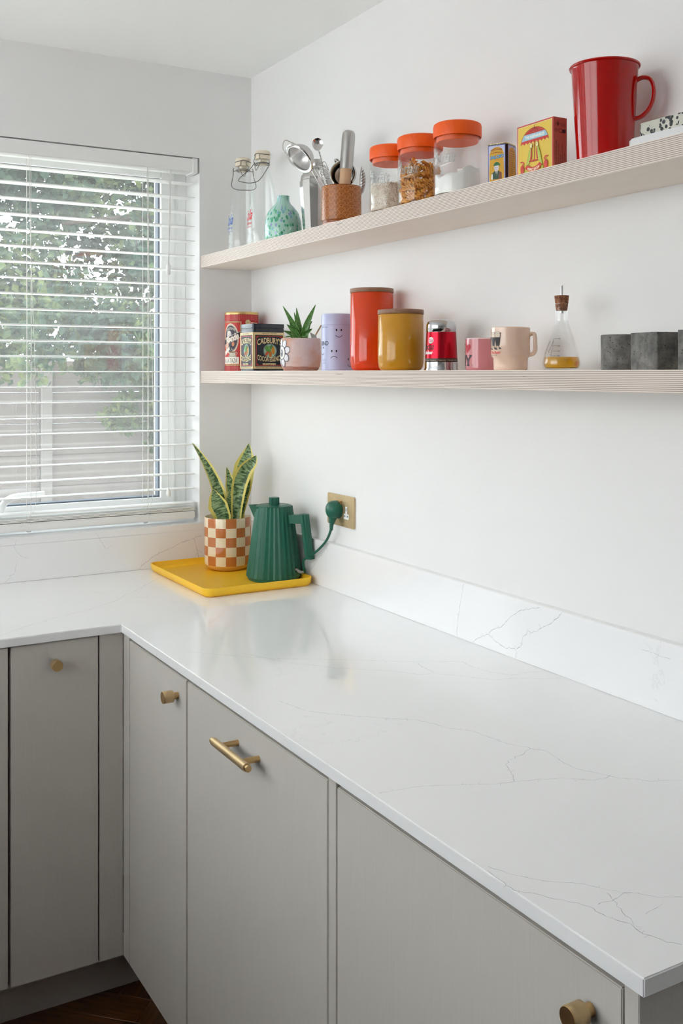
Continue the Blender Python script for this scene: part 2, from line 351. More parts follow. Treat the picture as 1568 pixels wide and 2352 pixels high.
# ------------------------------------------------------------------ flat print: shapes and lettering wrapped on planes or round surfaces
_txt = {}
def glyphs(body, bold=0., extr=0., shear=0.):
    key = (body, bold, extr, shear)
    if key not in _txt:
        c = bpy.data.curves.new('t', 'FONT'); c.body = body; c.size = 1; c.offset = bold; c.extrude = extr; c.shear = shear; c.align_x = 'CENTER'; c.resolution_u = 3
        if extr: c.bevel_depth = extr * .5; c.bevel_resolution = 0
        o = bpy.data.objects.new('t', c); COL.objects.link(o)
        me = bpy.data.meshes.new_from_object(o.evaluated_get(bpy.context.evaluated_depsgraph_get()))
        _txt[key] = ([tuple(v.co) for v in me.vertices], [tuple(p.vertices) for p in me.polygons])
        bpy.data.objects.remove(o); bpy.data.curves.remove(c); bpy.data.meshes.remove(me)
    return _txt[key]
class Print:
    def __init__(s): s.tri = []; s.cols = []; s.layer = 0
    def _c(s, c):
        if c not in s.cols: s.cols.append(c)
        return s.cols.index(c)
    def poly(s, pts, c, raise_=True):
        if raise_: s.layer += 1
        k = s._c(c); P = [Vector((p[0], p[1], 0)) for p in pts]
        for t in geometry.tessellate_polygon([P]): s.tri.append(([(P[i].x, P[i].y, 0) for i in t], k, s.layer))
        return s
    def rect(s, x0, y0, x1, y1, c): return s.poly([(x0, y0), (x1, y0), (x1, y1), (x0, y1)], c)
    def ell(s, x, y, rx, ry, c, n=28, a0=0, a1=2 * PI): return s.poly([(x + rx * math.cos(a0 + (a1 - a0) * i / n), y + ry * math.sin(a0 + (a1 - a0) * i / n)) for i in range(n if a1 - a0 > 6.28 else n + 1)], c)
    def ring(s, x, y, rx, ry, w, c, a0=0, a1=2 * PI, n=28): return s.stroke([(x + rx * math.cos(a0 + (a1 - a0) * i / n), y + ry * math.sin(a0 + (a1 - a0) * i / n)) for i in range(n + 1)], w, c)
    def stroke(s, pts, w, c):
        s.layer += 1; k = s._c(c); P = [Vector((p[0], p[1])) for p in pts]; L = []; R = []
        for i, p in enumerate(P):
            d = (P[min(i + 1, len(P) - 1)] - P[max(i - 1, 0)]); d = d.normalized() if d.length else Vector((1, 0)); n = Vector((-d.y, d.x)) * w / 2
            if i == 0 and (P[0] - P[-1]).length < 1e-7 and len(P) > 2: d = (P[1] - P[-2]).normalized(); n = Vector((-d.y, d.x)) * w / 2
            L.append(p + n); R.append(p - n)
        if (P[0] - P[-1]).length < 1e-7 and len(P) > 2: L[-1] = L[0]; R[-1] = R[0]
        for i in range(len(P) - 1):
            a, b, c_, d = [(q.x, q.y, 0) for q in (L[i], R[i], R[i + 1], L[i + 1])]; s.tri.append(([a, b, c_], k, s.layer)); s.tri.append(([a, c_, d], k, s.layer))
        return s
    def frame(s, x0, y0, x1, y1, w, c):
        return s.rect(x0, y0, x1, y0 + w, c).rect(x0, y1 - w, x1, y1, c).rect(x0, y0, x0 + w, y1, c).rect(x1 - w, y0, x1, y1, c)
    def text(s, body, x, y, w, h, c, bold=.0, shear=0., warp=None, extr=0., rot=0.):
        s.layer += 1; k = s._c(c); V, F = glyphs(body, bold, extr, shear)
        xs = [v[0] for v in V]; ys = [v[1] for v in V]; x0, x1, y0, y1 = min(xs), max(xs), min(ys), max(ys)
        Q = []
        for v in V:
            px = ((v[0] - x0) / (x1 - x0) - .5) * w; py = ((v[1] - y0) / (y1 - y0) - .5) * h
            if warp: px, py = warp(px, py)
            if rot: px, py = px * math.cos(rot) - py * math.sin(rot), px * math.sin(rot) + py * math.cos(rot)
            Q.append((x + px, y + py, v[2] * h))
        for f in F:
            for i in range(1, len(f) - 1): s.tri.append(([Q[f[0]], Q[f[i]], Q[f[i + 1]]], k, s.layer))
        return s
    def build(s, name, parent, fn, maxu=.006, step=.00006, base=.0003, mats=None, curved=True):
        mb = MB(); vid = {}
        def vert(p, ly):
            key = (round(p[0], 6), round(p[1], 6), round(p[2], 6), ly)
            if key not in vid: mb.v.append(Vector(fn(p[0], p[1], p[2] + base + step * ly))); vid[key] = len(mb.v) - 1
            return vid[key]
        def emit(t, k, ly, dep=0):
            if curved and dep < 9:
                e = max(range(3), key=lambda i: abs(t[i][0] - t[(i + 1) % 3][0]))
                if abs(t[e][0] - t[(e + 1) % 3][0]) > maxu:
                    a, b, c = t[e], t[(e + 1) % 3], t[(e + 2) % 3]; m = tuple((p + q) / 2 for p, q in zip(a, b))
                    emit([a, m, c], k, ly, dep + 1); emit([m, b, c], k, ly, dep + 1); return
            ids = [vert(p, ly) for p in t]
            if len(set(ids)) == 3: mb.face(ids, k)
        for t, k, ly in s.tri: emit(t, k, ly)
        return mb.obj(name, mats or [c if not isinstance(c, str) else ink(c) for c in s.cols], parent, smooth=0, fix=False)
def cylmap(a0, rfun):
    if not callable(rfun): R = rfun; rfun = lambda z: R
    def fn(u, v, h):
        r = rfun(v); a = a0 + u / r; return ((r + h) * math.cos(a), (r + h) * math.sin(a), v)
    return fn
def planemap(o, x, y):
    o, x, y = Vector(o), Vector(x), Vector(y); n = x.cross(y)
    return lambda u, v, h: o + x * u + y * v + n * h
def profr(prof):
    def f(z):
        for (r0, z0), (r1, z1) in zip(prof, prof[1:]):
            if min(z0, z1) <= z <= max(z0, z1) and abs(z1 - z0) > 1e-9: return r0 + (r1 - r0) * (z - z0) / (z1 - z0)
        return prof[-1][0]
    return f

# ------------------------------------------------------------------ room shell
ZC = 2.4727; XL = -3.0; YF = -5.6; WT = 0.30
WX0, WX1, WZ0, WZ1 = -1.36, -0.1792, 1.0476, 2.195
w = MB(); w.box(XL, WX0, 0, WT, -.05, ZC + .2); w.box(WX1, 0.0, 0, WT, -.05, ZC + .2); w.box(WX0, WX1, 0, WT, -.05, 1.0276); w.box(WX0, WX1, 0, WT, WZ1, ZC + .2)
struct(w.obj('wall_back', M_WALL, smooth=0))
struct(MB().box(0, .15, YF, WT, -.05, ZC + .2).obj('wall_right', M_WALL, smooth=0))
LY0, LY1, LZ0, LZ1 = -2.7, -0.15, 1.15, 2.44                                      # unseen wide side window with sheer blind, added for soft fill light
w = MB(); w.box(XL - .15, XL, YF, LY0, -.05, ZC + .2); w.box(XL - .15, XL, LY1, WT, -.05, ZC + .2); w.box(XL - .15, XL, LY0, LY1, -.05, LZ0); w.box(XL - .15, XL, LY0, LY1, LZ1, ZC + .2)
struct(w.obj('wall_left', M_WALL, smooth=0))
struct(MB().box(XL - .15, .15, YF - .15, YF, -.05, ZC + .2).obj('wall_front', M_WALL, smooth=0))
struct(MB().box(XL, 0, YF, 0, ZC, ZC + .2).obj('ceiling', mk('white_ceiling_paint', 'fbfbfa', .8, var=.01, bump=.1, bscale=200.), smooth=0))
rl = struct(bpy.data.objects.new('fill_window', None)); COL.objects.link(rl)
MB().grid(lambda a, b: (XL - .03 + .006 * math.sin(a * 260), LY0 + (LY1 - LY0) * a, LZ0 + (LZ1 - LZ0) * b), 300, 1).obj('fill_curtain', m_sheer(), rl, smooth=179)
r = MB()
for a in ((LY0, LY0 + .05, LZ0, LZ1), (LY1 - .05, LY1, LZ0, LZ1), (LY0, LY1, LZ0, LZ0 + .05), (LY0, LY1, LZ1 - .05, LZ1), (-1.45, -1.4, LZ0, LZ1)): r.box(XL - .13, XL - .07, *a)
r.obj('window_frame', M_WHITEP, rl, smooth=0)  # frame of the added fill window
struct(MB().box(-1.95, -1.85, -3.6, -.75, 0, 1.0).obj('shade_blocker', mk('shade_blocker_dark', '4a4642', .7), smooth=0))   # unseen half-height blocker, added to shade the lower cabinets
fl = struct(MB().box(XL, 0, YF, 0, -.05, -.004).obj('floor', mk('floor_bed', '24150b', .7), smooth=0))
PL, PW = .45, .09
pm = MB().box(-PL / 2 + .0002, PL / 2 - .0002, -PW / 2 + .0002, PW / 2 - .0002, -.012, 0).mesh('plank', M_FLOOR, smooth=0, bevel=.0005, bseg=1)
ca, sa = math.cos(PI / 4), math.sin(PI / 4); cnt = 0
for i in range(-60, 61):
    for j in range(-14, 15):
        for hz in (0, 1):
            x = i * PW + j * PL + (PL / 2 if hz else PL + PW / 2); y = i * PW - j * PL + (PW / 2 if hz else PW - PL / 2)
            X, Y = x * ca - y * sa - 1.2, x * sa + y * ca - 1.4
            if -1.75 < X < -.40 and -2.7 < Y < -.38 and cnt < 295:
                cnt += 1; link('plank', pm, fl, (X, Y, 0), (0, 0, PI / 4 + (0 if hz else PI / 2)))

# ------------------------------------------------------------------ window with its frame, sash, glass and lever
win = struct(bpy.data.objects.new('window_1', None)); COL.objects.link(win)
FY0, FY1 = .115, .185
def frame4(x0, x1, z0, z1, wd, y0, y1):
    m = MB(); m.box(x0, x0 + wd, y0, y1, z0, z1); m.box(x1 - wd, x1, y0, y1, z0, z1); m.box(x0 + wd, x1 - wd, y0, y1, z0, z0 + wd); m.box(x0 + wd, x1 - wd, y0, y1, z1 - wd, z1); return m
frame4(WX0, WX1, WZ0, WZ1, .046, FY0, FY1).obj('window_frame', M_WHITEP, win, smooth=0, bevel=.002)
GX0, GX1, GZ0, GZ1 = -1.272, -.2665, 1.120, 2.142
SXa, SXb, SZa, SZb = WX0 + .042, WX1 - .042, WZ0 + .038, WZ1 - .028
m = MB(); m.box(SXa, GX0, FY0 - .008, FY1 - .01, SZa, SZb); m.box(GX1, SXb, FY0 - .008, FY1 - .01, SZa, SZb); m.box(GX0, GX1, FY0 - .008, FY1 - .01, SZa, GZ0); m.box(GX0, GX1, FY0 - .008, FY1 - .01, GZ1, SZb)
m.obj('sash', M_WHITEP, win, smooth=0, bevel=.002)
frame4(GX0 - .002, GX1 + .002, GZ0 - .002, GZ1 + .002, .006, FY0 + .008, FY0 + .04).obj('gasket', mk('grey_gasket', '5d6670', .6), win, smooth=0)
MB().box(GX0, GX1, FY0 + .014, FY0 + .034, GZ0, GZ1).obj('pane', thin_glass('window_glass', (.94, .97, .98), .6, .07, 3.5, haze=.031, wobble=False), win, smooth=0)  # pane material carries the glare haze over the garden view
m = MB(); m.prism(rrect(.16, .026, .011, 5, -.765, 1.093), FY0 - .016, FY0 - .008, 'y'); m.obj('handle_plate', M_WHITEP, win, bevel=.002)
m = MB(); m.tube(smoothpath([(-.775, FY0 - .012, 1.098), (-.775, FY0 - .042, 1.105), (-.765, FY0 - .052, 1.135), (-.742, FY0 - .054, 1.152), (-.70, FY0 - .054, 1.156), (-.648, FY0 - .054, 1.157)], 6), .0105, 12)
m.obj('window_handle', M_WHITEP, win, smooth=60)

# ------------------------------------------------------------------ worktop, upstands, sill
ZW = .92; DW = .64
m = MB(); m.prism([(XL, -DW), (-DW, -DW), (-DW, -2.281), (-.0005, -2.281), (-.0005, -.0005), (XL, -.0005)], ZW - .02, ZW)
wt = tag(m.obj('worktop', M_QUARTZ, smooth=0, bevel=.0015), 'L-shaped white veined quartz worktop over the grey cabinets', 'worktop')
sb = tag(MB().box(-.02, -.0004, -2.281, -.0205, ZW + .0003, WZ0).obj('upstand', M_QUARTZ, smooth=0, bevel=.0012), 'white veined stone upstand along the shelf wall below the brass socket', 'upstand')
sa_ = tag(MB().box(XL, -.0004, -.02, -.0004, ZW + .0003, 1.0272).obj('upstand', M_QUARTZ, smooth=0, bevel=.0012), 'white veined stone upstand under the window sill behind the checkered pot', 'upstand')
sill = struct(MB().box(XL, -.0004, -.02, -.0004, 1.0276, WZ0).box(WX0 + .0005, WX1 - .0005, -.0002, FY0, 1.0277, WZ0).obj('trim_1', M_QUARTZ, smooth=0))

def vein(parent, pts, plane, width=.0011, tw=.25):
    rnd = random.Random(len(pts) * 31 + int(pts[0][0]))
    P = [plane(*p) for p in pts]
    n = {'z': UP, 'x': Vector((-1, 0, 0)), 'y': Vector((0, -1, 0))}[plane.axis]
    fine = []
    for a, b in zip(P, P[1:]):
        L = (b - a).length; k = max(2, int(L / .006)); side = n.cross((b - a).normalized())
        for i in range(k): fine.append(a.lerp(b, i / k) + side * rnd.gauss(0, .0011 if i else .0003))
    fine.append(P[-1])
    mb = MB()
    def ribbon(pp, w):
        k = len(mb.v)
        for i, p in enumerate(pp):
            d = (pp[min(i + 1, len(pp) - 1)] - pp[max(i - 1, 0)]); d = d.normalized() if d.length else Vector((1, 0, 0)); s_ = n.cross(d) * (w * rnd.uniform(.35, 1.25) * .5)
            mb.v.extend([p + s_ + n * .00006, p - s_ + n * .00006])
        for i in range(len(pp) - 1): mb.face((k + 2 * i, k + 2 * i + 1, k + 2 * i + 3, k + 2 * i + 2))
    width *= .8; ribbon(fine, width)
    for i in range(2, len(fine) - 2):
        if rnd.random() < tw:
            d = (fine[i + 1] - fine[i - 1]).normalized(); s_ = n.cross(d) * rnd.choice((-1, 1)); p = fine[i]; tw_ = [p]
            for q in range(rnd.randint(1, 3)): p = p + (s_ * rnd.uniform(.3, 1) + d * rnd.uniform(-.6, .8)) * rnd.uniform(.002, .006); tw_.append(p)
            ribbon(tw_, width * .55)
    return mb.obj('vein', M_VEIN, parent, smooth=0, fix=False)
def m_vein():
    t = NT('grey_vein'); t.b.inputs['Roughness'].default_value = .13; t.color(t.mix(t.noise(t.coord(), 60., 3), 'a9abb1', 'cdced1')); return t.m
M_VEIN = m_vein()
def pz(u, v): return onz(u, v, ZW)
def px_(u, v): return onx(u, v, -.02)
def py_(u, v): return ony(u, v, -.02)
pz.axis = 'z'; px_.axis = 'x'; py_.axis = 'y'
def cr(pts, ox, oy, s): return [(ox + x / s, oy + y / s) for x, y in pts]
C8 = lambda p: cr(p, 900, 1250, 2.347)
C5 = lambda p: cr(p, 1180, 2050, 4.04)
C7 = lambda p: cr(p, 0, 1180, 3.336)
for pts, wd in (
    ([(430, 1497), (520, 1505), (620, 1513), (760, 1515)] + C8([(0, 630), (130, 634), (375, 632), (430, 660), (540, 692), (640, 705), (740, 690), (825, 684)]), .0011),
    ([(560, 1500), (650, 1520), (760, 1533)] + C8([(0, 683), (150, 703), (225, 697), (375, 710), (560, 733), (660, 722), (800, 727), (900, 722)]), .0011),
    (C8([(135, 638), (160, 660), (225, 690)]), .0012),
    ([(640, 1610), (700, 1632), (760, 1640)] + C8([(0, 940), (130, 945), (210, 965), (300, 990), (430, 1005), (520, 1040), (620, 1075), (745, 1100), (835, 1115), (920, 1175), (1000, 1212), (1170, 1247), (1230, 1262), (1300, 1265), (1400, 1280), (1500, 1272), (1560, 1275)]), .0012),
    (C8([(745, 1102), (700, 1135), (640, 1160), (613, 1190), (635, 1225), (655, 1250), (660, 1280)]), .0013),
    ([(870, 1822)] + C8([(0, 1330), (110, 1310), (240, 1300), (560, 1293), (660, 1280), (770, 1270), (900, 1260), (1090, 1273), (1150, 1260), (1175, 1248)]), .0011),
    ([(1120, 2000)] + C5([(0, -20), (200, 10), (320, 45), (500, 85), (600, 100), (740, 150), (790, 190), (860, 225), (960, 260), (1080, 290), (1130, 340), (1200, 385), (1300, 410), (1420, 460), (1560, 485)]), .0013),
    (C5([(860, 0), (900, 40), (925, 75), (1000, 180), (1080, 240), (1110, 300)]), .0011),
    (C5([(780, 110), (860, 85), (930, 60), (1020, 5), (1100, 3), (1200, 20), (1350, 45), (1560, 40)]), .0011),
    (C5([(1380, 100), (1310, 150), (1220, 200)]), .0008),
    ([(1120, 1990), (1180, 2010), (1260, 2025), (1340, 2030), (1400, 2045), (1450, 2050)], .0010),
    (C7([(0, 935), (90, 900), (240, 850), (430, 795), (560, 762), (640, 750), (740, 715), (900, 660), (960, 620), (1030, 595), (1090, 560), (1160, 520), (1230, 487)]), .0012),
    (C7([(1030, 595), (1150, 570), (1330, 552)]), .0009)):
    vein(wt, pts, pz, wd, .12)
for pts, wd in ((C8([(387, 214), (375, 280), (360, 370), (350, 470), (352, 493)]), .0013), (C8([(436, 528), (470, 505), (520, 485), (540, 462), (590, 445), (640, 390), (700, 355), (795, 340)]), .0014),
                (C8([(520, 485), (560, 525), (600, 553), (660, 562), (672, 580), (667, 612)]), .0014), (C8([(672, 565), (700, 540), (705, 500), (730, 470), (775, 472), (830, 440), (865, 420), (915, 372)]), .0014),
                ([(756, 1250), (740, 1270), (725, 1292), (706, 1319)], .0014), ([(1475, 1492), (1500, 1500), (1540, 1515)], .0008)):
    vein(sb, pts, px_, wd, .3)
for pts, wd in ((C7([(1065, 430), (1100, 385), (1180, 325), (1250, 290), (1330, 255), (1400, 215), (1470, 195), (1545, 165)]), .0017), (C7([(1490, 195), (1495, 235), (1510, 280), (1520, 335)]), .0017), (C7([(1510, 280), (1545, 295)]), .0014),
                (C7([(130, 200), (110, 250), (130, 290), (160, 325), (230, 350)]), .0009), (C7([(70, 480), (110, 460), (125, 380)]), .0009), (C7([(740, 150), (790, 240), (810, 270), (860, 240)]), .0009), (C7([(30, 530), (70, 500), (90, 485)]), .0009)):
    vein(sa_, pts, py_, wd, .3)

# ------------------------------------------------------------------ cabinets
XF = -.632; YA = -.632; DT = .889; DB = .125
def knob(parent, base, d):
    z = Vector(d); x = UP.cross(z).normalized(); y = z.cross(x); M = frame(Vector(base), x, y, z)
    m = MB(); m.lathe([(0, 0), (.0072, 0), (.0072, .011), (.0118, .0112), (.0126, .012), (.0126, .032), (.0118, .0335), (0, .0335)], 28, mis=[0, 0, 0, 1, 1, 0, 0]); m.xf(M)
    return m.obj('knob', [M_BRASS, M_KNURL], parent, smooth=45)
def cab(label, y0, y1, kn=None, bar=None):
    t = thing('kitchen_cabinet', label, 'cabinet', (0, 0, 0), group='base cabinets under the shelf wall')
    MB().box(XF + .022, -.03, y0 + .001, y1 - .001, DB - .003, .8985).obj('carcass', M_CAB, t, smooth=0)
    d = MB().box(XF, XF + .0205, y0 + .0016, y1 - .0016, DB, DT).obj('door', M_CAB, t, smooth=0, bevel=.0014)
    if kn: knob(d, (XF, kn[0], kn[1]), (-1, 0, 0))
    if bar:
        m = MB(); yc, z, L, hs = bar
        for s_ in (-1, 1): m.tube([(XF, yc + s_ * hs, z), (XF - .036, yc + s_ * hs, z)], .0055, 14)
        m.tube([(XF - .036, yc - L / 2, z), (XF - .036, yc + L / 2, z)], .0058, 18)
        m.tube([(XF - .036, yc - L / 2 + .008, z), (XF - .036, yc + L / 2 - .008, z)], .0074, 20, mi=1)
        m.obj('bar_handle', [M_BRASS, M_KNURL], d, smooth=45)
    return t
cab('narrow grey base cabinet with brass knob beside the inner corner', -1.0405, -.6775, kn=(-.990, .8455))
cab('grey cabinet front with a brass bar handle near its top', -1.630, -1.0425, bar=(-1.338, .842, .158, .0445))
cab('wide grey cabinet door with brass knob at the near end of the run', -2.2455, -1.656, kn=(-2.199, .8435))
tag(MB().box(XF, -.03, -1.6552, -1.6312, DB, .8995).obj('divider_panel', M_CAB, smooth=0, bevel=.001), 'thin grey upright panel between the two wide cabinet fronts', 'panel')
tag(MB().box(XF, -.001, -2.2672, -2.2466, 0, .8995).obj('end_panel', M_CAB, smooth=0, bevel=.001), 'grey end panel closing the cabinet run under the worktop corner', 'panel')
tag(MB().box(XF, XF + .02, -.6768, YA, DB, .8995).box(-.6895, XF - .0005, YA, YA + .02, DB, .8995).obj('corner_filler', M_CAB, smooth=0, bevel=.001), 'grey filler panel folded into the inner corner of the cabinets', 'panel')
def cabA(label, x0, x1, kn=None):
    t = thing('kitchen_cabinet', label, 'cabinet', (0, 0, 0), group='base cabinets under the window')
    MB().box(x0 + .001, x1 - .001, YA + .022, -.03, DB - .003, .8985).obj('carcass', M_CAB, t, smooth=0)
    d = MB().box(x0 + .0016, x1 - .0016, YA, YA + .0205, DB, DT + .008).obj('door', M_CAB, t, smooth=0, bevel=.0014)
    if kn: knob(d, (kn[0], YA, kn[1]), (0, -1, 0))
cabA('narrow grey base cabinet with brass knob below the window', -.8955, -.6915, (-.797, .8485))
cabA('grey cabinet door cut by the frame edge below the window', -1.40, -.8985)
tag(MB().box(-1.42, -.5605, -.545, -.527, 0, DB - .004).obj('plinth', M_CAB, smooth=0), 'recessed grey plinth at the floor below the window cabinets', 'plinth')
tag(MB().box(-.56, -.542, -2.246, -.50, 0, DB - .004).obj('plinth', M_CAB, smooth=0), 'recessed grey plinth at the floor below the shelf wall cabinets', 'plinth')

# ------------------------------------------------------------------ shelves
ZU, ZL, SD = 1.8865, 1.5243, .175
def shelf(label, ztop):
    o = MB().box(-SD, -.0005, -2.6, -.0005, -.037, 0).obj('floating_shelf', M_PLY, smooth=0, bevel=.0006, bseg=1); o.location = (0, 0, ztop)
    return tag(o, label, 'shelf', 'plywood shelves')
shelf('thick birch plywood shelf holding bottles, jars and the red pitcher', ZU)
shelf('thick birch plywood shelf holding tins, canisters and mugs', ZL)

# ------------------------------------------------------------------ venetian blind
bl = thing('venetian_blind', 'white slatted venetian blind lowered in the window recess', 'blind', (0, 0, 0))
BX0, BX1 = -1.348, -.192
MB().box(BX0 - .002, BX1 + .002, -.001, .056, 2.149, 2.191).obj('headrail', M_SLAT, bl, smooth=0, bevel=.002)
MB().box(BX1 - .012, BX1 + .006, -.003, .058, 2.146, 2.1925).obj('end_cap', M_WHITEP, bl, smooth=0, bevel=.0015)
m = MB(); S0 = [(.006 + .050 * i / 8, .0018 * (1 - ((i - 4) / 4) ** 2)) for i in range(9)]
m.prism([(y, z + .0012) for y, z in S0] + [(y, z - .0012) for y, z in S0[::-1]], BX0, BX1, 'x')
sm = m.mesh('slat', M_SLAT, smooth=30)
for i in range(23): link('slat', sm, bl, (0, 0, 2.1166 - i * .04582), (math.radians(random.uniform(-.5, .5)), 0, 0))
for i in range(3): link('slat', sm, bl, (0, 0, 1.0945 - i * .0036))
MB().box(BX0, BX1, .004, .058, 1.060, 1.0835).obj('bottom_rail', M_SLAT, bl, smooth=0, bevel=.003)
for xc in (-.700, -.345, -1.08):
    m = MB()
    for yy, off in ((.004, 0), (.0585, 0), (.031, .006)): m.tube([(xc + off, yy, 2.15), (xc + off + .001, yy, 1.62), (xc + off, yy, 1.075)], .0008, 6)
    m.tube(smoothpath([(xc - .006, .003, 2.15), (xc - .002, .001, 1.9), (xc + .010, -.001, 1.55), (xc + .014, -.001, 1.30), (xc + .012, -.001, 1.14), (xc - .010, -.002, 1.10), (xc - .03, -.001, 1.075)], 6), .0008, 6)
    m.obj('ladder_cord', M_CORD, bl, smooth=60)
    m = MB().tube([(xc, .03, 1.0605), (xc, .03, 1.0535)], .007, 12); m.obj('cord_button', M_WHITEP, bl)
m = MB()
for dx in (-.006, 0, .005): m.tube(smoothpath([(-.277 + dx, .002, 2.15), (-.279 - dx * .4, -.004, 2.02), (-.284 + dx * .3, -.005, 1.855)], 6), .0008, 6)
m.tube([(-.284, -.005, 1.82), (-.2855, -.005, 1.5), (-.284, -.005, 1.16)], .0008, 6); m.obj('pull_cord', M_CORD, bl, smooth=60)
m = MB(); m.lathe([(0, -.017), (.004, -.0168), (.0072, -.012), (.0062, 0), (.0070, .012), (.004, .0168), (0, .017)], 16); m.xf(Matrix.Translation((-.284, -.005, 1.838)) @ Matrix.Diagonal((1, .8, 1, 1))); m.obj('cord_connector', M_WHITEP, bl)
m = MB(); m.lathe([(0, -.013), (.005, -.012), (.0074, -.006), (.0068, .002), (.004, .009), (.002, .0145), (0, .015)], 16); m.xf(Matrix.Translation((-.284, -.005, 1.147))); m.obj('cord_acorn', M_WHITEP, bl)

# ------------------------------------------------------------------ outside: ground, concrete fence, tree, shrub
gr = struct(MB().box(-14, 18, WT, 30, -.25, -.2).obj('ground', mk('pale_paving', 'd2cdc4', .9, var=.12, scale=6.), smooth=0))
M_PANEL = mk('grey_concrete_panel', '6a625d', .85, var=.18, scale=9., bump=.4, bscale=60.)
FYY = 7.0
fence = thing('garden_fence', 'grey concrete panel fence with posts beyond the window', 'fence', (0, FYY, -.2))
fm = MB().box(0, 1.82, -.02, .02, .001, .304).mesh('panel', M_PANEL, smooth=0, bevel=.006, bseg=1)
pmh = MB().box(-.055, .055, -.06, .06, 0, 1.98).mesh('post', mk('pale_concrete_post', '77726d', .85, var=.12, scale=12.), smooth=0, bevel=.008, bseg=1)
for i in range(-4, 6):
    xp = 1.08 + i * 1.93
    link('post', pmh, fence, (xp, 0, 0))
    for k in range(6): link('panel', fm, fence, (xp + .055, 0, k * .305))
M_FOL = m_foliage('tree_leaves', '2c3d34', '465a4b', '7a8556')
M_FOL2 = m_foliage('shrub_leaves', '33452f', '4c6040', '7a8450')
M_BARK = mk('bark', '3c3229', .9, var=.3, scale=40., bump=.5, bscale=80.)
def foliage(parent, blobs, n, size, mat, seed):
    rnd = random.Random(seed); mb = MB(); tot = sum(b[3] ** 2 for b in blobs)
    for bx, by, bz, br in blobs:
        for _ in range(int(n * br ** 2 / tot)):
            d = Vector((rnd.gauss(0, 1), rnd.gauss(0, 1), rnd.gauss(0, 1))).normalized() * br * rnd.random() ** .33
            p = Vector((bx + d.x, by + d.y, bz + d.z * .8)); s = size * rnd.uniform(.6, 1.3)
            a = Vector((rnd.gauss(0, 1), rnd.gauss(0, 1), rnd.gauss(-.5, .8))).normalized(); b = a.cross(Vector((rnd.gauss(0, 1), rnd.gauss(0, 1), rnd.gauss(0, 1)))).normalized(); n_ = a.cross(b)
            k = len(mb.v)
            mb.v += [p, p + a * s * .45 + b * s * .42 + n_ * s * .06, p + a * s * 1.1, p + a * s * .45 - b * s * .42 + n_ * s * .06, p + a * s * .5 - n_ * s * .05]
            for f in ((0, 1, 4), (1, 2, 4), (2, 3, 4), (3, 0, 4)): mb.face([k + q for q in f])
    o = mb.obj('foliage', mat, parent, smooth=0, fix=False); o['kind'] = 'stuff'; return o
tr = thing('garden_tree', 'large leafy green tree overhanging the fence outside the window', 'tree', (1.15, 4.9, -.2))
def branch(path, r0, r1, name):
    P = smoothpath(path, 6); m = MB(); m.tube(P, [r0 + (r1 - r0) * i / (len(P) - 1) for i in range(len(P))], 10); return m.obj(name, M_BARK, tr, smooth=60)
branch([(2.0, .3, 0), (1.9, .25, 1.4), (1.7, .1, 2.6), (1.3, 0, 4.2)], .17, .06, 'trunk')
for bp in ([(1.75, .1, 2.2), (1.0, -.2, 2.7), (.2, -.4, 2.9), (-.6, -.5, 2.8)], [(1.7, .1, 2.5), (1.2, -.2, 3.2), (.4, -.3, 3.7), (-.4, -.3, 4.0)], [(1.6, .1, 3.0), (2.2, .1, 3.6), (2.8, .2, 4.1)], [(.9, -.2, 2.75), (.3, -.1, 2.3), (-.4, -.2, 2.05)]):
    branch(bp, .06, .012, 'branch')
rb = random.Random(3); blobs = []
for _ in range(170): blobs.append((rb.uniform(-2.3, 3.0), rb.uniform(-.9, .9), rb.uniform(1.95, 5.2), rb.uniform(.24, .5)))
for _ in range(16): blobs.append((rb.uniform(-1.1, .3), rb.uniform(-.6, .3), rb.uniform(1.75, 2.15), rb.uniform(.14, .26)))
foliage(tr, blobs, 76000, .066, M_FOL, 5)
sh = thing('garden_shrub', 'yellow-green climbing shrub hanging over the fence post outside', 'shrub', (1.95, 6.62, -.2))
blobs = [(rb.uniform(-.35, 1.2), rb.uniform(-.06, .06), rb.uniform(.95, 2.2), rb.uniform(.12, .20)) for _ in range(44)]
foliage(sh, blobs, 8000, .055, M_FOL2, 9)
m = MB()
for q in range(5): m.tube(smoothpath([(.35 + .04 * q, .05, 0), (.3 + .1 * q, 0, .8), (.1 + .2 * q, -.05, 1.5), (-.1 + .28 * q, 0, 2.1)], 5), .015, 7)
m.obj('stem', M_BARK, sh, smooth=60)

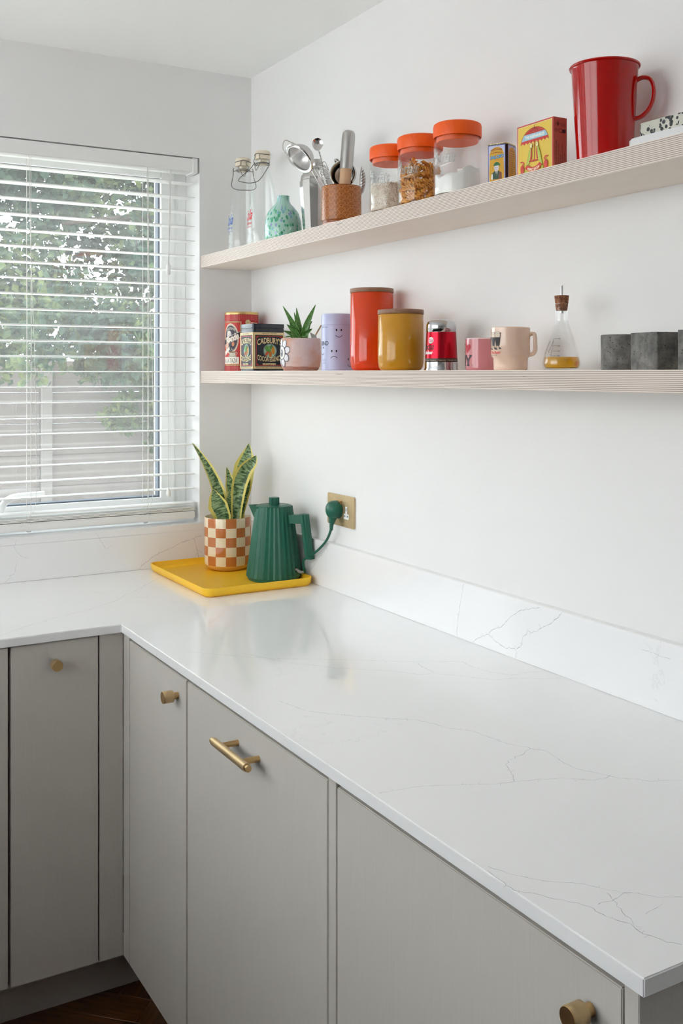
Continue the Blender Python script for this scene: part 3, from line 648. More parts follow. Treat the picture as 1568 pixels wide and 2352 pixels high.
# ================================================================== things on the upper shelf
def ux(u, X): p = onx(u, 855, X); return p.x, p.y
M_CREAM = mk('cream_cap', 'e6d9c4', .6, var=.08, scale=80.)
def bottle(label, u, X, text_col, face, bail_rot, bail_tilt):
    x, y = ux(u, X); t = thing('swing_top_bottle', label, 'bottle', (x, y, ZU), 0, 'swing-top glass bottles')
    prof = [(.0, .001), (.044, .001), (.0485, .004), (.0495, .012), (.0472, .07), (.0416, .13), (.0356, .183), (.026, .222), (.0185, .245), (.0165, .256), (.0195, .259), (.0195, .266), (.016, .268)]
    inner = [(r - .003, max(z, .006)) for r, z in prof[2:]][::-1]
    MB().lathe(prof + inner + [(0, .006)], 48).obj('glass_body', M_GLASS, t, smooth=50)
    MB().lathe([(0, .252), (.0115, .252), (.0125, .268), (.0225, .2685), (.0235, .272), (.0235, .278), (.0225, .280), (.0235, .282), (.0232, .290), (.020, .2935), (0, .2945)], 40).obj('stopper', M_CREAM, t, smooth=40)
    a = camang(x, y) + bail_rot; R = rotz(a + PI / 2)      # local -y faces the viewer
    def ringp(r, z, n=28): return [(r * math.cos(2 * PI * i / n), r * math.sin(2 * PI * i / n), z) for i in range(n)]
    m = MB(); m.tube(ringp(.0200, .2575), .0009, 6, True); m.tube(ringp(.0208, .2545), .0009, 6, True)
    m.tube(smoothpath([(-.0245, .002, .2815), (-.018, -.016, .2805), (0, -.0255, .2835), (.018, -.016, .2805), (.0245, .002, .2815)], 6), .0010, 6)
    for s in (-1, 1):
        m.tube(smoothpath([(s * .0085, -.0235, .283), (s * .0095, -.0245, .270), (s * .015, -.0235, .262), (s * .010, -.0235, .252), (s * .006, -.024, .2545)], 6), .0009, 6)
        m.tube(smoothpath([(s * .010, -.021, .255), (s * .0075, -.026, .245), (s * .003, -.029, .235), (0, -.0295, .233)], 6), .0009, 6)
        m.tube(smoothpath([(s * .0205, 0, .256), (s * .027, -.002, .253), (s * .0305, -.003, .257), (s * .0285, -.004, .2625)], 5), .0010, 6)
    m.xf(R); m.obj('wire_clasp', M_WIRE, t, smooth=60)
    P = [(-.0305, 0, 0), (-.031, 0, -.02), (-.036, -.004, -.05), (-.036, -.010, -.072), (-.022, -.020, -.088), (0, -.026, -.093), (.022, -.020, -.088), (.036, -.010, -.072), (.036, -.004, -.05), (.031, 0, -.02), (.0305, 0, 0)]
    m = MB(); m.tube(smoothpath(P, 6), .0011, 6); m.xf(R @ Matrix.Translation((0, -.002, .257)) @ Matrix.Rotation(bail_tilt[1], 4, 'Y') @ Matrix.Rotation(bail_tilt[0], 4, 'X')); m.obj('wire_bail', M_WIRE, t, smooth=60)
    p = Print(); p.text('Cola', 0, .101, .046, .032, text_col, .02, .35); p.stroke([(-.004, .083), (.006, .086), (.018, .092)], .0022, text_col)
    p.text('1899', .008, .074, .030, .008, text_col, .01); p.text('LONDON', .007, .064, .030, .004, text_col)
    p.build('lettering', t, cylmap(camang(x, y) - math.radians(72), profr(prof)), .003)
    return t
bottle('clear swing-top bottle with blue lettering nearest the window', 558, -.088, '3f62a8', 0, math.radians(4), (-.45, 0))
bottle('clear swing-top bottle with red lettering beside the green vase', 603, -.080, 'd0343c', 0, math.radians(-42), (-.55, .25))

x, y = ux(650, -.115)
t = thing('bud_vase', 'small squat speckled green glass vase with a short neck', 'vase', (x, y, ZU))
pv = [(0, .001), (.046, .001), (.0515, .004), (.0527, .012), (.0533, .030), (.0532, .045), (.0505, .064), (.0445, .086), (.033, .103), (.0225, .114), (.0185, .124), (.0175, .136), (.0182, .1385)]
SV = .91
MB().lathe([(r_ * .98, z_ * SV) for r_, z_ in pv + [(.0155, .1385), (.0150, .124), (.019, .112), (.041, .084), (.049, .045), (.048, .006), (0, .005)]], 64).obj('vase_body', m_vase(), t, smooth=60)

# cobbler shaker, faceted
x, y = ux(726, -.078)
t = thing('cocktail_shaker', 'faceted polished steel cocktail shaker with a domed cap', 'shaker', (x, y, ZU), .13)
m = MB().lathe([(0, 0), (.033, 0), (.0345, .003), (.0440, .118), (.0448, .139), (.0448, .150), (.0430, .152), (0, .152)], 12); m.obj('cup', M_STEEL, t, smooth=15)
MB().lathe([(.0425, .1525), (.0425, .158), (.040, .166), (.031, .178), (.022, .184), (.019, .187), (.0185, .190), (0, .190)], 12).obj('strainer_top', M_STEEL, t, smooth=15)
MB().lathe([(0, .1905), (.0165, .1905), (.0170, .192), (.0165, .207), (.0155, .209), (0, .2095)], 40).obj('cap', M_SATIN, t, smooth=40)

# utensil pot with wave-scale pattern
POTX, POTY = ux(783.5, -.118); POTD = depth((POTX, POTY, 0))
t = thing('utensil_pot', 'brown glazed pot with a wave scale pattern holding bar tools', 'pot', (POTX, POTY, ZU))
RP = .0500; HP = .0992
M_BROWN = mk('brown_glaze', '8a4716', .16, coat=.4, var=.2, scale=25.)
MB().lathe([(0, .006), (.046, .006), (.0475, .0075), (.0475, .010), (RP - .001, .012), (RP, .014), (RP, HP - .003), (RP - .0012, HP), (RP - .0036, HP), (RP - .0048, HP - .003), (RP - .005, .012), (0, .012)], 64).obj('pot_body', M_BROWN, t, smooth=40)
MB().lathe([(0, 0), (.046, 0), (.0475, .0015), (.0475, .0062), (0, .0062)], 64).obj('foot', mk('pink_clay', 'd9b9ae', .7), t, smooth=40)
p = Print(); ncol = 12; wdt = 2 * PI * RP / ncol; rr = wdt * .52; row = 0
z = HP - .011
while z > .0125:
    for k in range(ncol):
        cx = (k + (.5 if row % 2 else 0) - ncol / 2) * wdt; ly = p.layer
        p.layer = row * 5
        p.poly([(cx + rr * math.cos(a), min(HP - .003, max(.0135, z + rr * math.sin(a)))) for a in [PI * i / 10 for i in range(11)]] + [(cx - rr, max(.0135, z - .006)), (cx + rr, max(.0135, z - .006))], M_BROWN)
        for q, rad in enumerate((.98, .80, .58, .30)):
            p.layer = row * 5 + 1
            pts = [(cx + rr * rad * math.cos(a), z + rr * rad * math.sin(a)) for a in [PI * (.02 + .96 * i / 10) for i in range(11)]]
            if rad == .58:
                for i in range(1, 10):
                    a = PI * i / 10; p.layer = row * 5 + 1; p.stroke([(cx + rr * .44 * math.cos(a), z + rr * .44 * math.sin(a)), (cx + rr * .64 * math.cos(a), z + rr * .64 * math.sin(a))], .0008, 'd08c50')
            else: p.stroke([(a, min(HP - .003, max(b, .0135))) for a, b in pts], .00105, 'd08c50')
    z -= rr * .55; row += 1
p.build('wave_pattern', t, cylmap(camang(POTX, POTY), RP), .006, step=.000012, base=.0001)

def pat(u, v, dd=0.): return at(u, v, POTD + dd)
C2 = lambda x, y: (640 + x / 7.467, 280 + y / 7.467)
# muddler
top = pat(801.5, 300, .0); low = pat(786, 495, .0); ax = (top - low).normalized()
t = thing('muddler', 'steel-capped wooden muddler standing tallest in the utensil pot', 'muddler', tuple(low))
L = (top - low).length; xx = ax.orthogonal().normalized(); M3 = frame(Vector((0, 0, 0)), xx, ax.cross(xx), ax)
sl = L * .455
m = MB().lathe([(0, L - sl), (.0163, L - sl), (.0170, L - .02), (.0160, L - .008), (.0125, L - .002), (.006, L + .0005), (0, L + .001)], 40); m.xf(M3); m.obj('steel_head', M_SATIN, t, smooth=50)
m = MB().lathe([(0, .0), (.011, 0), (.0135, .01), (.0146, L - sl - .02), (.0150, L - sl), (0, L - sl)], 32); m.xf(M3); m.obj('wooden_grip', m_wood('beech', 'c79a72', 'dbb692', (9, 9, 1)), t, smooth=40)
# sieve
Cc = pat(*C2(362, 622), -.015); view = (CAM - Cc).normalized()
mind = (RT * -.737 - UP * .675).normalized(); nrm = (view * math.cos(math.radians(62)) + mind * math.sin(math.radians(62))).normalized()
maj = nrm.cross(view).normalized(); oth = nrm.cross(maj)
t = thing('tea_strainer', 'fine steel mesh strainer tipped sideways out of the utensil pot', 'strainer', tuple(Cc))
M3 = frame(Vector((0, 0, 0)), maj, oth, nrm); rs = .0405
m = MB().lathe([(rs, 0), (rs + .0022, .0012), (rs + .0022, .0035), (rs, .0048), (rs - .006, .0035), (rs - .0065, -.002), (rs - .004, -.003)], 56); m.xf(M3); m.obj('rim', M_STEEL, t, smooth=40)
m = MB().grid(lambda a, b: Vector(((rs - .005) * math.cos(2 * PI * a) * math.cos(b * PI / 2 * .98), (rs - .005) * math.sin(2 * PI * a) * math.cos(b * PI / 2 * .98), -.034 * math.sin(b * PI / 2 * .98))), 40, 12); m.xf(M3); m.obj('mesh_bowl', m_mesh(), t, smooth=179)
hookc = [C2(150, 560), C2(95, 515), C2(68, 430), C2(85, 345), C2(125, 315), C2(200, 345), C2(300, 388)]
m = MB(); m.tube(smoothpath([pat(u, v, -.02 + .006 * i) - Cc for i, (u, v) in enumerate(hookc)], 5), .0013, 8); m.obj('rest_hook', M_STEEL, t, smooth=60)
m = MB()
for a, b in (((575, 760), (815, 1130)), ((560, 830), (740, 1150))):
    m.tube([pat(*C2(*a), -.012) - Cc, pat(*C2(*b), -.012) - Cc, pat(772 + (a[0] - 560) * .2, 480, .0) - Cc], .0015, 8)
m.obj('wire_handle', M_STEEL, t, smooth=60)
# bar spoon
sc_ = pat(*C2(664, 385), .02)
t = thing('bar_spoon', 'twisted steel bar spoon standing bowl up behind the strainer', 'spoon', tuple(sc_))
def spoonp(a, b):
    r = math.sqrt(b); w_ = .0140 * (1 - .18 * max(0, -math.sin(2 * PI * a))); q = Vector((w_ * r * math.cos(2 * PI * a), 0, .0165 * r * math.sin(2 * PI * a)))
    return RT * q.x + UP * q.z + view * (-.004 * (1 - r * r))
m = MB().grid(lambda a, b: spoonp(a, max(b, .001)), 36, 6); m.grid(lambda a, b: spoonp(a, max(b, .001)) - view * .0009, 36, 6); m.obj('bowl', M_STEEL, t, smooth=179)
path = smoothpath([pat(*C2(688, 500), .02) - sc_, pat(*C2(740, 700), .02) - sc_, pat(*C2(800, 1000), .015) - sc_, pat(772, 490, .0) - sc_], 14); m = MB()
for ph in (0, PI): m.tube([p + (RT * math.cos(i * .9 + ph) + FW * math.sin(i * .9 + ph)) * .0010 for i, p in enumerate(path)], .0013, 6)
m.obj('twisted_stem', M_STEEL, t, smooth=60)
# coil whisk
a0, a1 = pat(*C2(745, 745), -.01), pat(*C2(870, 1140), -.01); ax = (a1 - a0).normalized(); sd = ax.cross(view).normalized(); fr = sd.cross(ax)
t = thing('spring_whisk', 'flat coiled wire whisk leaning in the utensil pot', 'whisk', tuple(a0))
n = 17 * 14; L = (a1 - a0).length * 1.1
m = MB(); m.tube([ax * (L * i / n) + sd * (.0103 * min(1, .55 + i / 60) * math.cos(2 * PI * i / 14)) + fr * (.0045 * math.sin(2 * PI * i / 14)) for i in range(n + 1)], .0007, 6); m.obj('coil', M_STEEL, t, smooth=60)
m = MB(); m.tube([ax * (L * .98), pat(786, 470, 0) - a0, pat(790, 496, 0) - a0], .002, 8)
m.tube(smoothpath([sd * -.0105 + ax * L, sd * -.0110, ax * -.006, sd * .0110, sd * .0105 + ax * L], 6), .0011, 6); m.obj('frame_wire', M_STEEL, t, smooth=60)
# round strainer cup
c0 = pat(*C2(1100, 890), .012); nn = (view * .93 + UP * .22 - RT * .2).normalized(); x1 = nn.cross(UP).normalized(); M3 = frame(Vector((0, 0, 0)), x1, nn.cross(x1), nn)
t = thing('citrus_press', 'round deep steel cup with a thick rim behind the muddler', 'press', tuple(c0))
m = MB().lathe([(.0265, -.004), (.0285, .001), (.0315, .003), (.0338, .001), (.0340, -.004), (.032, -.012), (.026, -.020), (.012, -.025), (0, -.026), (0, -.0245), (.011, -.0235), (.024, -.0185), (.0262, -.012)], 48, closed=False); m.xf(M3); m.obj('cup', M_STEEL, t, smooth=50)
m = MB(); m.tube(smoothpath([pat(*C2(1035, 690), .01) - c0, pat(*C2(1010, 655), .01) - c0, pat(*C2(985, 640), .006) - c0, pat(*C2(965, 655), 0) - c0, pat(*C2(975, 685), -.003) - c0], 5), .0026, 8); m.obj('hook', M_STEEL, t, smooth=60)
m = MB(); m.tube([pat(*C2(1130, 1110), .015) - c0, pat(795, 496, .0) - c0], .004, 8); m.obj('arm', M_STEEL, t, smooth=60)
# leaf grater
g0 = pat(*C2(1395, 1180), .012)
t = thing('hand_grater', 'leaf-shaped perforated steel grater at the edge of the utensil pot', 'grater', tuple(g0))
def grp(a, b):
    wd = .0078 * math.sin(PI * min(1, .12 + .88 * b)) ** .7 if b < 1 else 0; cxp = .004 + .010 * b - .010 * b * b
    return RT * (cxp + (a - .5) * 2 * wd) + UP * (.068 * b - .006) - view * (.003 * (1 - (2 * a - 1) ** 2)) * -1
m = MB().grid(grp, 6, 14); m.grid(lambda a, b: grp(a, b) - view * .0012, 6, 14); m.obj('blade', M_SATIN, t, smooth=60)
m = MB()
for j in range(6):
    for i in range(5):
        q = grp(.22 + .15 * i, .22 + .11 * j + .02 * i) + view * .0004; k = len(m.v); e = RT * .0011 + UP * .0006; f = UP * .0007
        m.v += [q - e - f, q + e - f, q + e + f, q - e + f]; m.face((k, k + 1, k + 2, k + 3))
m.obj('holes', M_DARK, t, smooth=0)
m = MB(); m.tube([grp(.5, .05), pat(805, 496, .0) - g0], .0025, 8); m.obj('tang', M_SATIN, t, smooth=60)

# three lidded jars
M_LID = mk('orange_lid', 'f85f0c', .42, var=.03)
M_JGLASS = thin_glass('jar_glass', (.99, .995, .994), .7, .025, 4.2)
RJ = .0515
M_EMB = thin_glass('embossed_glass', (.9, .92, .92), .9, .16, 1.6, rough=.08)
JS = lambda pr: [(r_ * .98, z_ * .937) for r_, z_ in pr]
jprof = [(0, .001), (.043, .001), (.0485, .003), (.0508, .009), (.0512, .02), (.0512, .100), (.0508, .114), (.0500, .124), (.0493, .130), (.0485, .134), (.0480, .160)]
lprof = JS([(.0500, .1335), (.0515, .1340), (.0520, .139), (.0520, .158), (.0508, .163), (.047, .1655), (0, .1655)]); jprof = JS(jprof)
jars = []
for u, X, lb in ((898.5, -.118, 'orange-lidded glass jar part filled with brown rice'), (964.5, -.118, 'orange-lidded glass jar filled with dry fusilli pasta'), (1050, -.118, 'orange-lidded glass jar part filled with white flour')):
    x, y = ux(u, X); t = thing('storage_jar', lb, 'jar', (x, y, ZU), 0, 'glass jars with orange lids'); jars.append((x, y))
    inn = [(r - .0028, max(z, .005)) for r, z in jprof[2:]][::-1]
    MB().lathe(jprof + inn + [(0, .005)], 56).obj('glass_body', M_JGLASS, t, smooth=50)
    MB().lathe(lprof + JS([(0, .1235), (.0440, .1235), (.0450, .1255), (.0450, .158), (.0495, .158)]), 64, closed=True).obj('lid', M_LID, t, smooth=40)
    p = Print(); p.text('Le', -.024, .092, .016, .018, M_EMB, 0, .25, extr=.05); p.text('Parfait', 0, .078, .054, .022, M_EMB, 0, .3, extr=.05); p.stroke([(-.02, .060), (0, .062), (.024, .068)], .0022, M_EMB)
    p.build('embossed_lettering', t, cylmap(camang(x, y) - math.radians(34), .0502), .004, mats=[M_EMB])
# rice
rnd = random.Random(11); m = MB()
m.lathe([(0, .006), (.046, .006), (.0465, .060), (.044, .064), (0, .066)], 40)
def grain(mb, p, d, l, w_):
    s = d.orthogonal().normalized(); q = d.cross(s); k = len(mb.v)
    mb.v += [p - d * l, p + s * w_, p + q * w_, p - s * w_, p - q * w_, p + d * l]
    for a, b in ((1, 2), (2, 3), (3, 4), (4, 1)): mb.face((k, k + b, k + a), 1); mb.face((k + 5, k + a, k + b), 1)
for _ in range(4200):
    if rnd.random() < .8:
        a = rnd.uniform(0, 2 * PI); zz = rnd.uniform(.006, .067); p = Vector((.0468 * math.cos(a), .0468 * math.sin(a), zz)); tn = Vector((-math.sin(a), math.cos(a), 0)); b = rnd.uniform(0, PI); d = tn * math.cos(b) + UP * math.sin(b) * .7
    else:
        r_ = .046 * rnd.random() ** .5; a = rnd.uniform(0, 2 * PI); p = Vector((r_ * math.cos(a), r_ * math.sin(a), .0655)); d = Vector((rnd.gauss(0, 1), rnd.gauss(0, 1), .2))
    grain(m, p, d.normalized(), .0032, .0010)
o = m.obj('rice', [mk('rice_mass', 'd2bba6', .7, var=.2, scale=200.), mk('rice_grain', 'efe2d2', .5, var=.2, scale=300.)], smooth=0); o.location = (jars[0][0], jars[0][1], ZU); tag(o, 'brown rice inside the orange-lidded jar nearest the pot', 'rice', kind='stuff')
# flour
m = MB(); hs = [rnd.uniform(-.004, .004) for _ in range(12)]
def flr(a, b):
    th = 2 * PI * a; base = .050 + .009 * math.sin(th + 2.2) + .004 * math.sin(3 * th) + .003 * math.sin(7 * th + 1)
    if b < .5: return Vector((.0470 * math.cos(th), .0470 * math.sin(th), .006 + (base - .006) * b * 2))
    r_ = .0470 * (1 - (b - .5) * 2); return Vector((r_ * math.cos(th), r_ * math.sin(th), base + (b - .5) * .010 * math.sin(5 * th) - .004 * (b - .5)))
m.grid(flr, 60, 12); m.lathe([(0, .006), (.047, .006)], 60)
o = m.obj('flour', mk('white_flour', 'fbf9f6', .9, var=.03, bump=.5, bscale=120.), smooth=179); o.location = (jars[2][0], jars[2][1], ZU); tag(o, 'white flour heaped inside the orange-lidded jar nearest the tin', 'flour', kind='stuff')
# fusilli, each piece its own thing
m = MB(); nl = 26
for ph in (0, 2 * PI / 3, 4 * PI / 3):
    k0 = len(m.v)
    for i in range(nl + 1):
        tt = i / nl; a = ph + tt * 2 * PI * 1.5; zz = (tt - .5) * .034; er = .0066 * (1 - .25 * abs(2 * tt - 1))
        e = Vector((math.cos(a), math.sin(a), 0)); s_ = Vector((-math.sin(a), math.cos(a), 0)) * .0011
        m.v += [Vector((0, 0, zz)) + s_, Vector((0, 0, zz)) - s_, e * er - s_ + UP * zz, e * er + s_ + UP * zz]
    for i in range(nl):
        b = k0 + i * 4
        for q in range(4): m.face((b + q, b + (q + 1) % 4, b + 4 + (q + 1) % 4, b + 4 + q))
fm_ = m.mesh('fusilli', mk('dry_pasta', 'efae4a', .5, var=.15, scale=120.), smooth=50)
cnt = 0
for lay in range(7):
    zz = .0145 + lay * .0128; full = lay < 7; rr_ = .0375 if lay < 6 else .020
    for k in range(11 if lay < 6 else 5):
        a = 2 * PI * (k + .5 * (lay % 2)) / (11 if lay < 6 else 5) + rnd.uniform(-.1, .1)
        tn = Vector((-math.sin(a), math.cos(a), 0)); d = (tn * rnd.choice((1, .55)) + UP * rnd.uniform(-1, 1) * .8 + Vector((math.cos(a), math.sin(a), 0)) * rnd.uniform(-.12, .12)).normalized()
        o = link('fusilli', fm_, None, Vector((jars[1][0] + rr_ * math.cos(a), jars[1][1] + rr_ * math.sin(a), ZU + zz + rnd.uniform(-.002, .002)))); o.rotation_mode = 'QUATERNION'; o.rotation_quaternion = d.to_track_quat('Z', 'Y')
        tag(o, 'amber twisted fusilli piece among the dry pasta in the middle jar', 'pasta', 'fusilli in the middle jar'); cnt += 1

# olive oil tin
def boxface(p, name, t, o, xdir, ydir=(0, 0, 1), **kw): return p.build(name, t, planemap(o, xdir, ydir), curved=False, **kw)
ca_ = onx(1117, 855, -.152); cb_ = ca_ + (onz(1160, 329, 1.985) - onz(1117, 335, 1.985)); d = (cb_ - ca_).normalized(); back = Vector((-d.y, d.x, 0))
TW, TH_ = .050, .1005; cen = ca_ + (d * (TW / 2) + back * (TW / 2)) * .88
t = thing('oil_tin', 'small square yellow olive oil tin with a printed figure', 'tin', (cen.x, cen.y, ZU), math.atan2(d.y, d.x)); t.scale = (.88, .88, .81)
MB().prism(rrect(TW, TW, .009), .002, TH_ - .003).obj('tin_body', mk('tin_plaid', '3c2a1c', .3, var=.3, scale=90.), t, smooth=40)
MB().prism(rrect(TW + .0012, TW + .0012, .0095), TH_ - .003, TH_).prism(rrect(TW + .0012, TW + .0012, .0095), 0, .002).obj('seam_rims', mk('tin_seam', 'c9b98f', .3, .8), t, smooth=40, bevel=.0004, bseg=1)
def tinface():
    p = Print(); w2 = TW / 2 - .0075
    p.rect(-w2 - .0035, .003, w2 + .0035, .0965, 'c8cdea').frame(-w2 - .0032, .0035, w2 + .0032, .096, .0012, '4a55b0')
    p.poly([(-w2, .004), (w2, .004), (w2 + .001, .03), (w2 - .0005, .055), (w2, .075), (w2 * .75, .086), (w2 * .4, .0905), (0, .092), (-w2 * .4, .0905), (-w2 * .75, .086), (-w2, .075), (-w2 + .0005, .055), (-w2 - .001, .03)], 'd8a412')
    return p, w2
p, w2 = tinface()
wp = lambda x_, y_: (x_, y_ - 6 * x_ * x_)
p.text('PORTUGUESE', 0, .0835, .027, .0052, '8a2a1c', .03, warp=lambda a, b: (a, b + .003 - 16 * a * a)).text('EXTRA VIRGIN OLIVE OIL', 0, .0765, .027, .003, '8a2a1c', .02, warp=lambda a, b: (a, b + .002 - 12 * a * a))
p.text('SALOIO', .0007, .0665, .0335, .0085, '2b4f86', .05, .2, warp=lambda a, b: (a, b + .001 + a * .08)).text('SALOIO', 0, .0672, .033, .0082, '5aa7d6', .03, .2, warp=lambda a, b: (a, b + .001 + a * .08))
p.stroke([(-.007, .0605), (.007, .0605)], .0004, '8a2a1c')
p.poly([(-.013, .014), (.013, .014), (.012, .029), (.005, .034), (-.004, .034), (-.012, .028)], '1d4a2c').poly([(.005, .014), (.013, .014), (.0125, .029), (.006, .033)], '7a4226').poly([(-.0135, .014), (-.009, .014), (-.0095, .028), (-.012, .026)], 'e8e6e0')
p.poly([(-.003, .034), (.003, .034), (.0005, .022)], 'eeeae4').stroke([(0, .033), (0, .023)], .0014, '2a2a2a')
p.ell(0, .041, .0058, .0078, 'd8d4dc').ell(-.0019, .042, .0009, .0006, '444444').ell(.0021, .042, .0009, .0006, '444444').stroke([(-.0015, .0375), (.0018, .0375)], .0005, '7a3a3a').poly([(-.0066, .046), (.0070, .047), (.0085, .043), (.0088, .0495), (.004, .0545), (-.002, .055), (-.0065, .0505)], '1f6b35')
p.text('AZEITE VIRGEM EXTRA', 0, .0085, .030, .0036, '8a2a1c', .03).stroke([(-.012, .0118), (.012, .0125)], .0004, '8a2a1c')
boxface(p, 'front_print', t, (0, -TW / 2, 0), (1, 0, 0))
p, w2 = tinface()
p.text('OLIVE OIL', 0, .083, .022, .004, '8a2a1c', .02)
for k in range(13): p.stroke([(-.012, .076 - k * .0052), (.012 - (.005 if k % 4 == 3 else 0), .076 - k * .0052)], .0009, '6a3a18')
boxface(p, 'side_print', t, (TW / 2, 0, 0), (0, 1, 0))
p = Print()
for k in range(12): p.ell(-.02 + k * .0036, .0955, .0012, .0012, '2a2018', 8)
boxface(p, 'border_print', t, (0, -TW / 2, .0025), (1, 0, 0), base=.0012)

# large matchbox
MX0 = -.150; MY0 = onx(1187, 855, MX0).y; MY1 = MY0 - .1055; MW, MDp, MH = MY0 - MY1, .034, .1185
t = thing('matchbox', 'large yellow and red matchbox with parrots and an umbrella', 'matchbox', (MX0, MY0, ZU), -PI / 2); t.scale = (.955, .955, .815)   # local +x runs along the shelf towards the viewer
MB().box(0, MW, .0, MDp, 0, MH).obj('box_body', mk('red_card', 'c9584c', .6, var=.03), t, smooth=0, bevel=.0006, bseg=1)
MB().box(.004, MW - .004, .0015, MDp - .0015, MH - .0006, MH + .0003).obj('tray', mk('card_tray', 'd8cfc0', .7), t, smooth=0)
p = Print(); p.rect(.0035, .003, MW - .0035, MH - .0035, 'f0e2b0').rect(.0045, .004, MW - .0045, MH - .0045, 'e6c452')
RED, GRN = 'd0473f', 'b9c95a'
cxm = MW / 2; yb = .072
dome = [(cxm + .040 * math.cos(a), yb + .035 * math.sin(a)) for a in [PI * i / 20 for i in range(21)]]
sc8 = []
for k in range(8):
    for i in range(5): a = (k + i / 5) / 8; sc8.append((cxm - .040 + .080 * a, yb - .001 + .0045 * math.sin(PI * i / 5)))
p.poly(dome + sc8[1:], RED)
p.poly([(cxm - .0385, yb + .009), (cxm + .0385, yb + .009), (cxm + .031, yb + .0222), (cxm - .031, yb + .0222)], '9fc6d6').text('THE INSEPARABLES', cxm, yb + .0155, .055, .0068, 'f3efe6', .03)
for k in range(1, 8): xx_ = cxm - .040 + .080 * k / 8; p.stroke([(xx_, yb + .003), (cxm + (xx_ - cxm) * .96, yb + .009)], .0005, '7a2a28'); p.stroke([(cxm + (xx_ - cxm) * .78, yb + .0222), (cxm, yb + .0345)], .0005, '7a2a28')
p.stroke(dome, .0007, '7a2a28'); p.stroke([(cxm, yb + .034), (cxm, yb + .0405)], .0012, 'a03a30'); p.stroke([(cxm, yb + .001), (cxm, .034), (cxm - .001, .0305), (cxm - .0035, .030), (cxm - .0045, .033)], .0016, 'a03a30')
for s in (-1, 1):
    X_ = lambda v: cxm + s * v
    p.poly([(X_(.0065), .066), (X_(.0105), .067), (X_(.0165), .052), (X_(.022), .030), (X_(.027), .006), (X_(.0235), .006), (X_(.018), .024), (X_(.0125), .032), (X_(.0095), .045)], GRN)
    p.poly([(X_(.0095), .060), (X_(.0075), .060), (X_(.0068), .045), (X_(.0085), .034), (X_(.0125), .033), (X_(.0105), .046)], RED)
    p.ell(X_(.009), .0665, .0042, .0055, 'e9e2a0').ring(X_(.009), .0665, .0042, .0055, .0006, '7a2a28').ell(X_(.008), .0675, .0008, .0008, '3a2a20').poly([(X_(.0055), .067), (X_(.0038), .063), (X_(.0062), .0635)], 'b85a30')
    for k in range(6): p.stroke([(X_(.0115 + .0018 * k), .055 - .006 * k), (X_(.0145 + .0018 * k), .053 - .006 * k)], .0006, '7f9a58')
    p.ell(X_(.0345), .017, .0052, .0095, RED).stroke([(X_(.034), .025), (X_(.030), .031), (X_(.034), .034), (X_(.040), .034)], .003, RED).stroke([(X_(.031), .010), (X_(.036), .0065), (X_(.041), .0085)], .003, RED)
p.stroke([(cxm - .013, .031), (cxm + .013, .031)], .0028, RED).ell(cxm, .031, .0025, .0025, RED)
arc = lambda r_, s: [(cxm + s * r_ * math.cos(a), .040 + r_ * math.sin(a)) for a in [math.radians(-138 + 96 * i / 12) for i in range(13)]]
p.poly([(a, b) for a, b in arc(.0335, 1)] + arc(.0235, 1)[::-1], RED).text('PERFECT MATCH', cxm, .0112, .034, .0062, 'f3e6c8', .04, warp=lambda a, b: (a, b + 13 * a * a))
boxface(p, 'front_print', t, (0, 0, 0), (1, 0, 0))
p = Print(); w_ = MDp; p.rect(.0008, .001, MDp - .0008, MH - .001, 'c97f70')
p.poly([(.011, .098), (.017, .104), (.011, .110), (.005, .104)], '4a3838').poly([(.011, .0993), (.0157, .104), (.011, .1087), (.0063, .104)], 'c97f70').ell(.011, .1035, .0022, .0030, '4a3838')
for k in range(5): p.stroke([(.0195 + k * .0022, .098), (.0195 + k * .0022, .107 - .001 * (k % 3))], .0007, '5a4444')
p.ring(.0065, .089, .003, .003, .0007, '4a3838').stroke([(.0045, .087), (.0085, .091)], .0006, '4a3838').poly([(.0215, .0835), (.0295, .0845), (.0295, .0925), (.0215, .0915)], '4a4650').ring(.017, .0885, .005, .0042, .0008, '4a3838')
for k, (tx, ln) in enumerate((('KEEP AWAY FROM CHILDREN', .058), ('Strike gently away from body', .050), ('Made in the UK', .028), ('Archivist Gallery LTD 2 Merlin', .052), ('12 1SJ   1215 5JW', .034))): p.text(tx, .006 + k * .0052, .008 + ln / 2, ln, .0032, '5a4444', .01, rot=PI / 2)
boxface(p, 'side_print', t, (MW, 0, 0), (0, 1, 0))

# red enamel pitcher
x, y = ux(1388, -.09)
t = thing('enamel_pitcher', 'tall glossy red enamel pitcher with a loop handle', 'pitcher', (x, y, ZU))
M_RED = mk('red_enamel', 'b00805', .08, coat=.2, var=.04)
HPt = .176
MB().lathe([(0, .0), (.0455, .0), (.0478, .002), (.0485, .006), (.0578, HPt - .006), (.0588, HPt - .003), (.0612, HPt - .0025), (.0622, HPt - .0005), (.0612, HPt + .0015), (.0588, HPt + .001), (.0565, HPt - .004), (.047, .008), (0, .004)], 72).obj('pitcher_body', M_RED, t, smooth=50)
h = (RT * .93 - FW * .36).normalized(); m = MB(); pts = smoothpath([h * .0535 + UP * .147, h * .066 + UP * .1515, h * .078 + UP * .1465, h * .0835 + UP * .130, h * .082 + UP * .110, h * .074 + UP * .093, h * .062 + UP * .0825, h * .0505 + UP * .080], 7)
sdv = h.cross(UP)
n = len(pts); rings = []
for i, p_ in enumerate(pts):
    tn = (pts[min(i + 1, n - 1)] - pts[max(i - 1, 0)]).normalized(); nr = sdv.cross(tn); k = len(m.v)
    for q in range(12): a = 2 * PI * q / 12; m.v.append(p_ + sdv * .0085 * math.cos(a) + nr * .0036 * math.sin(a))
    rings.append(k)
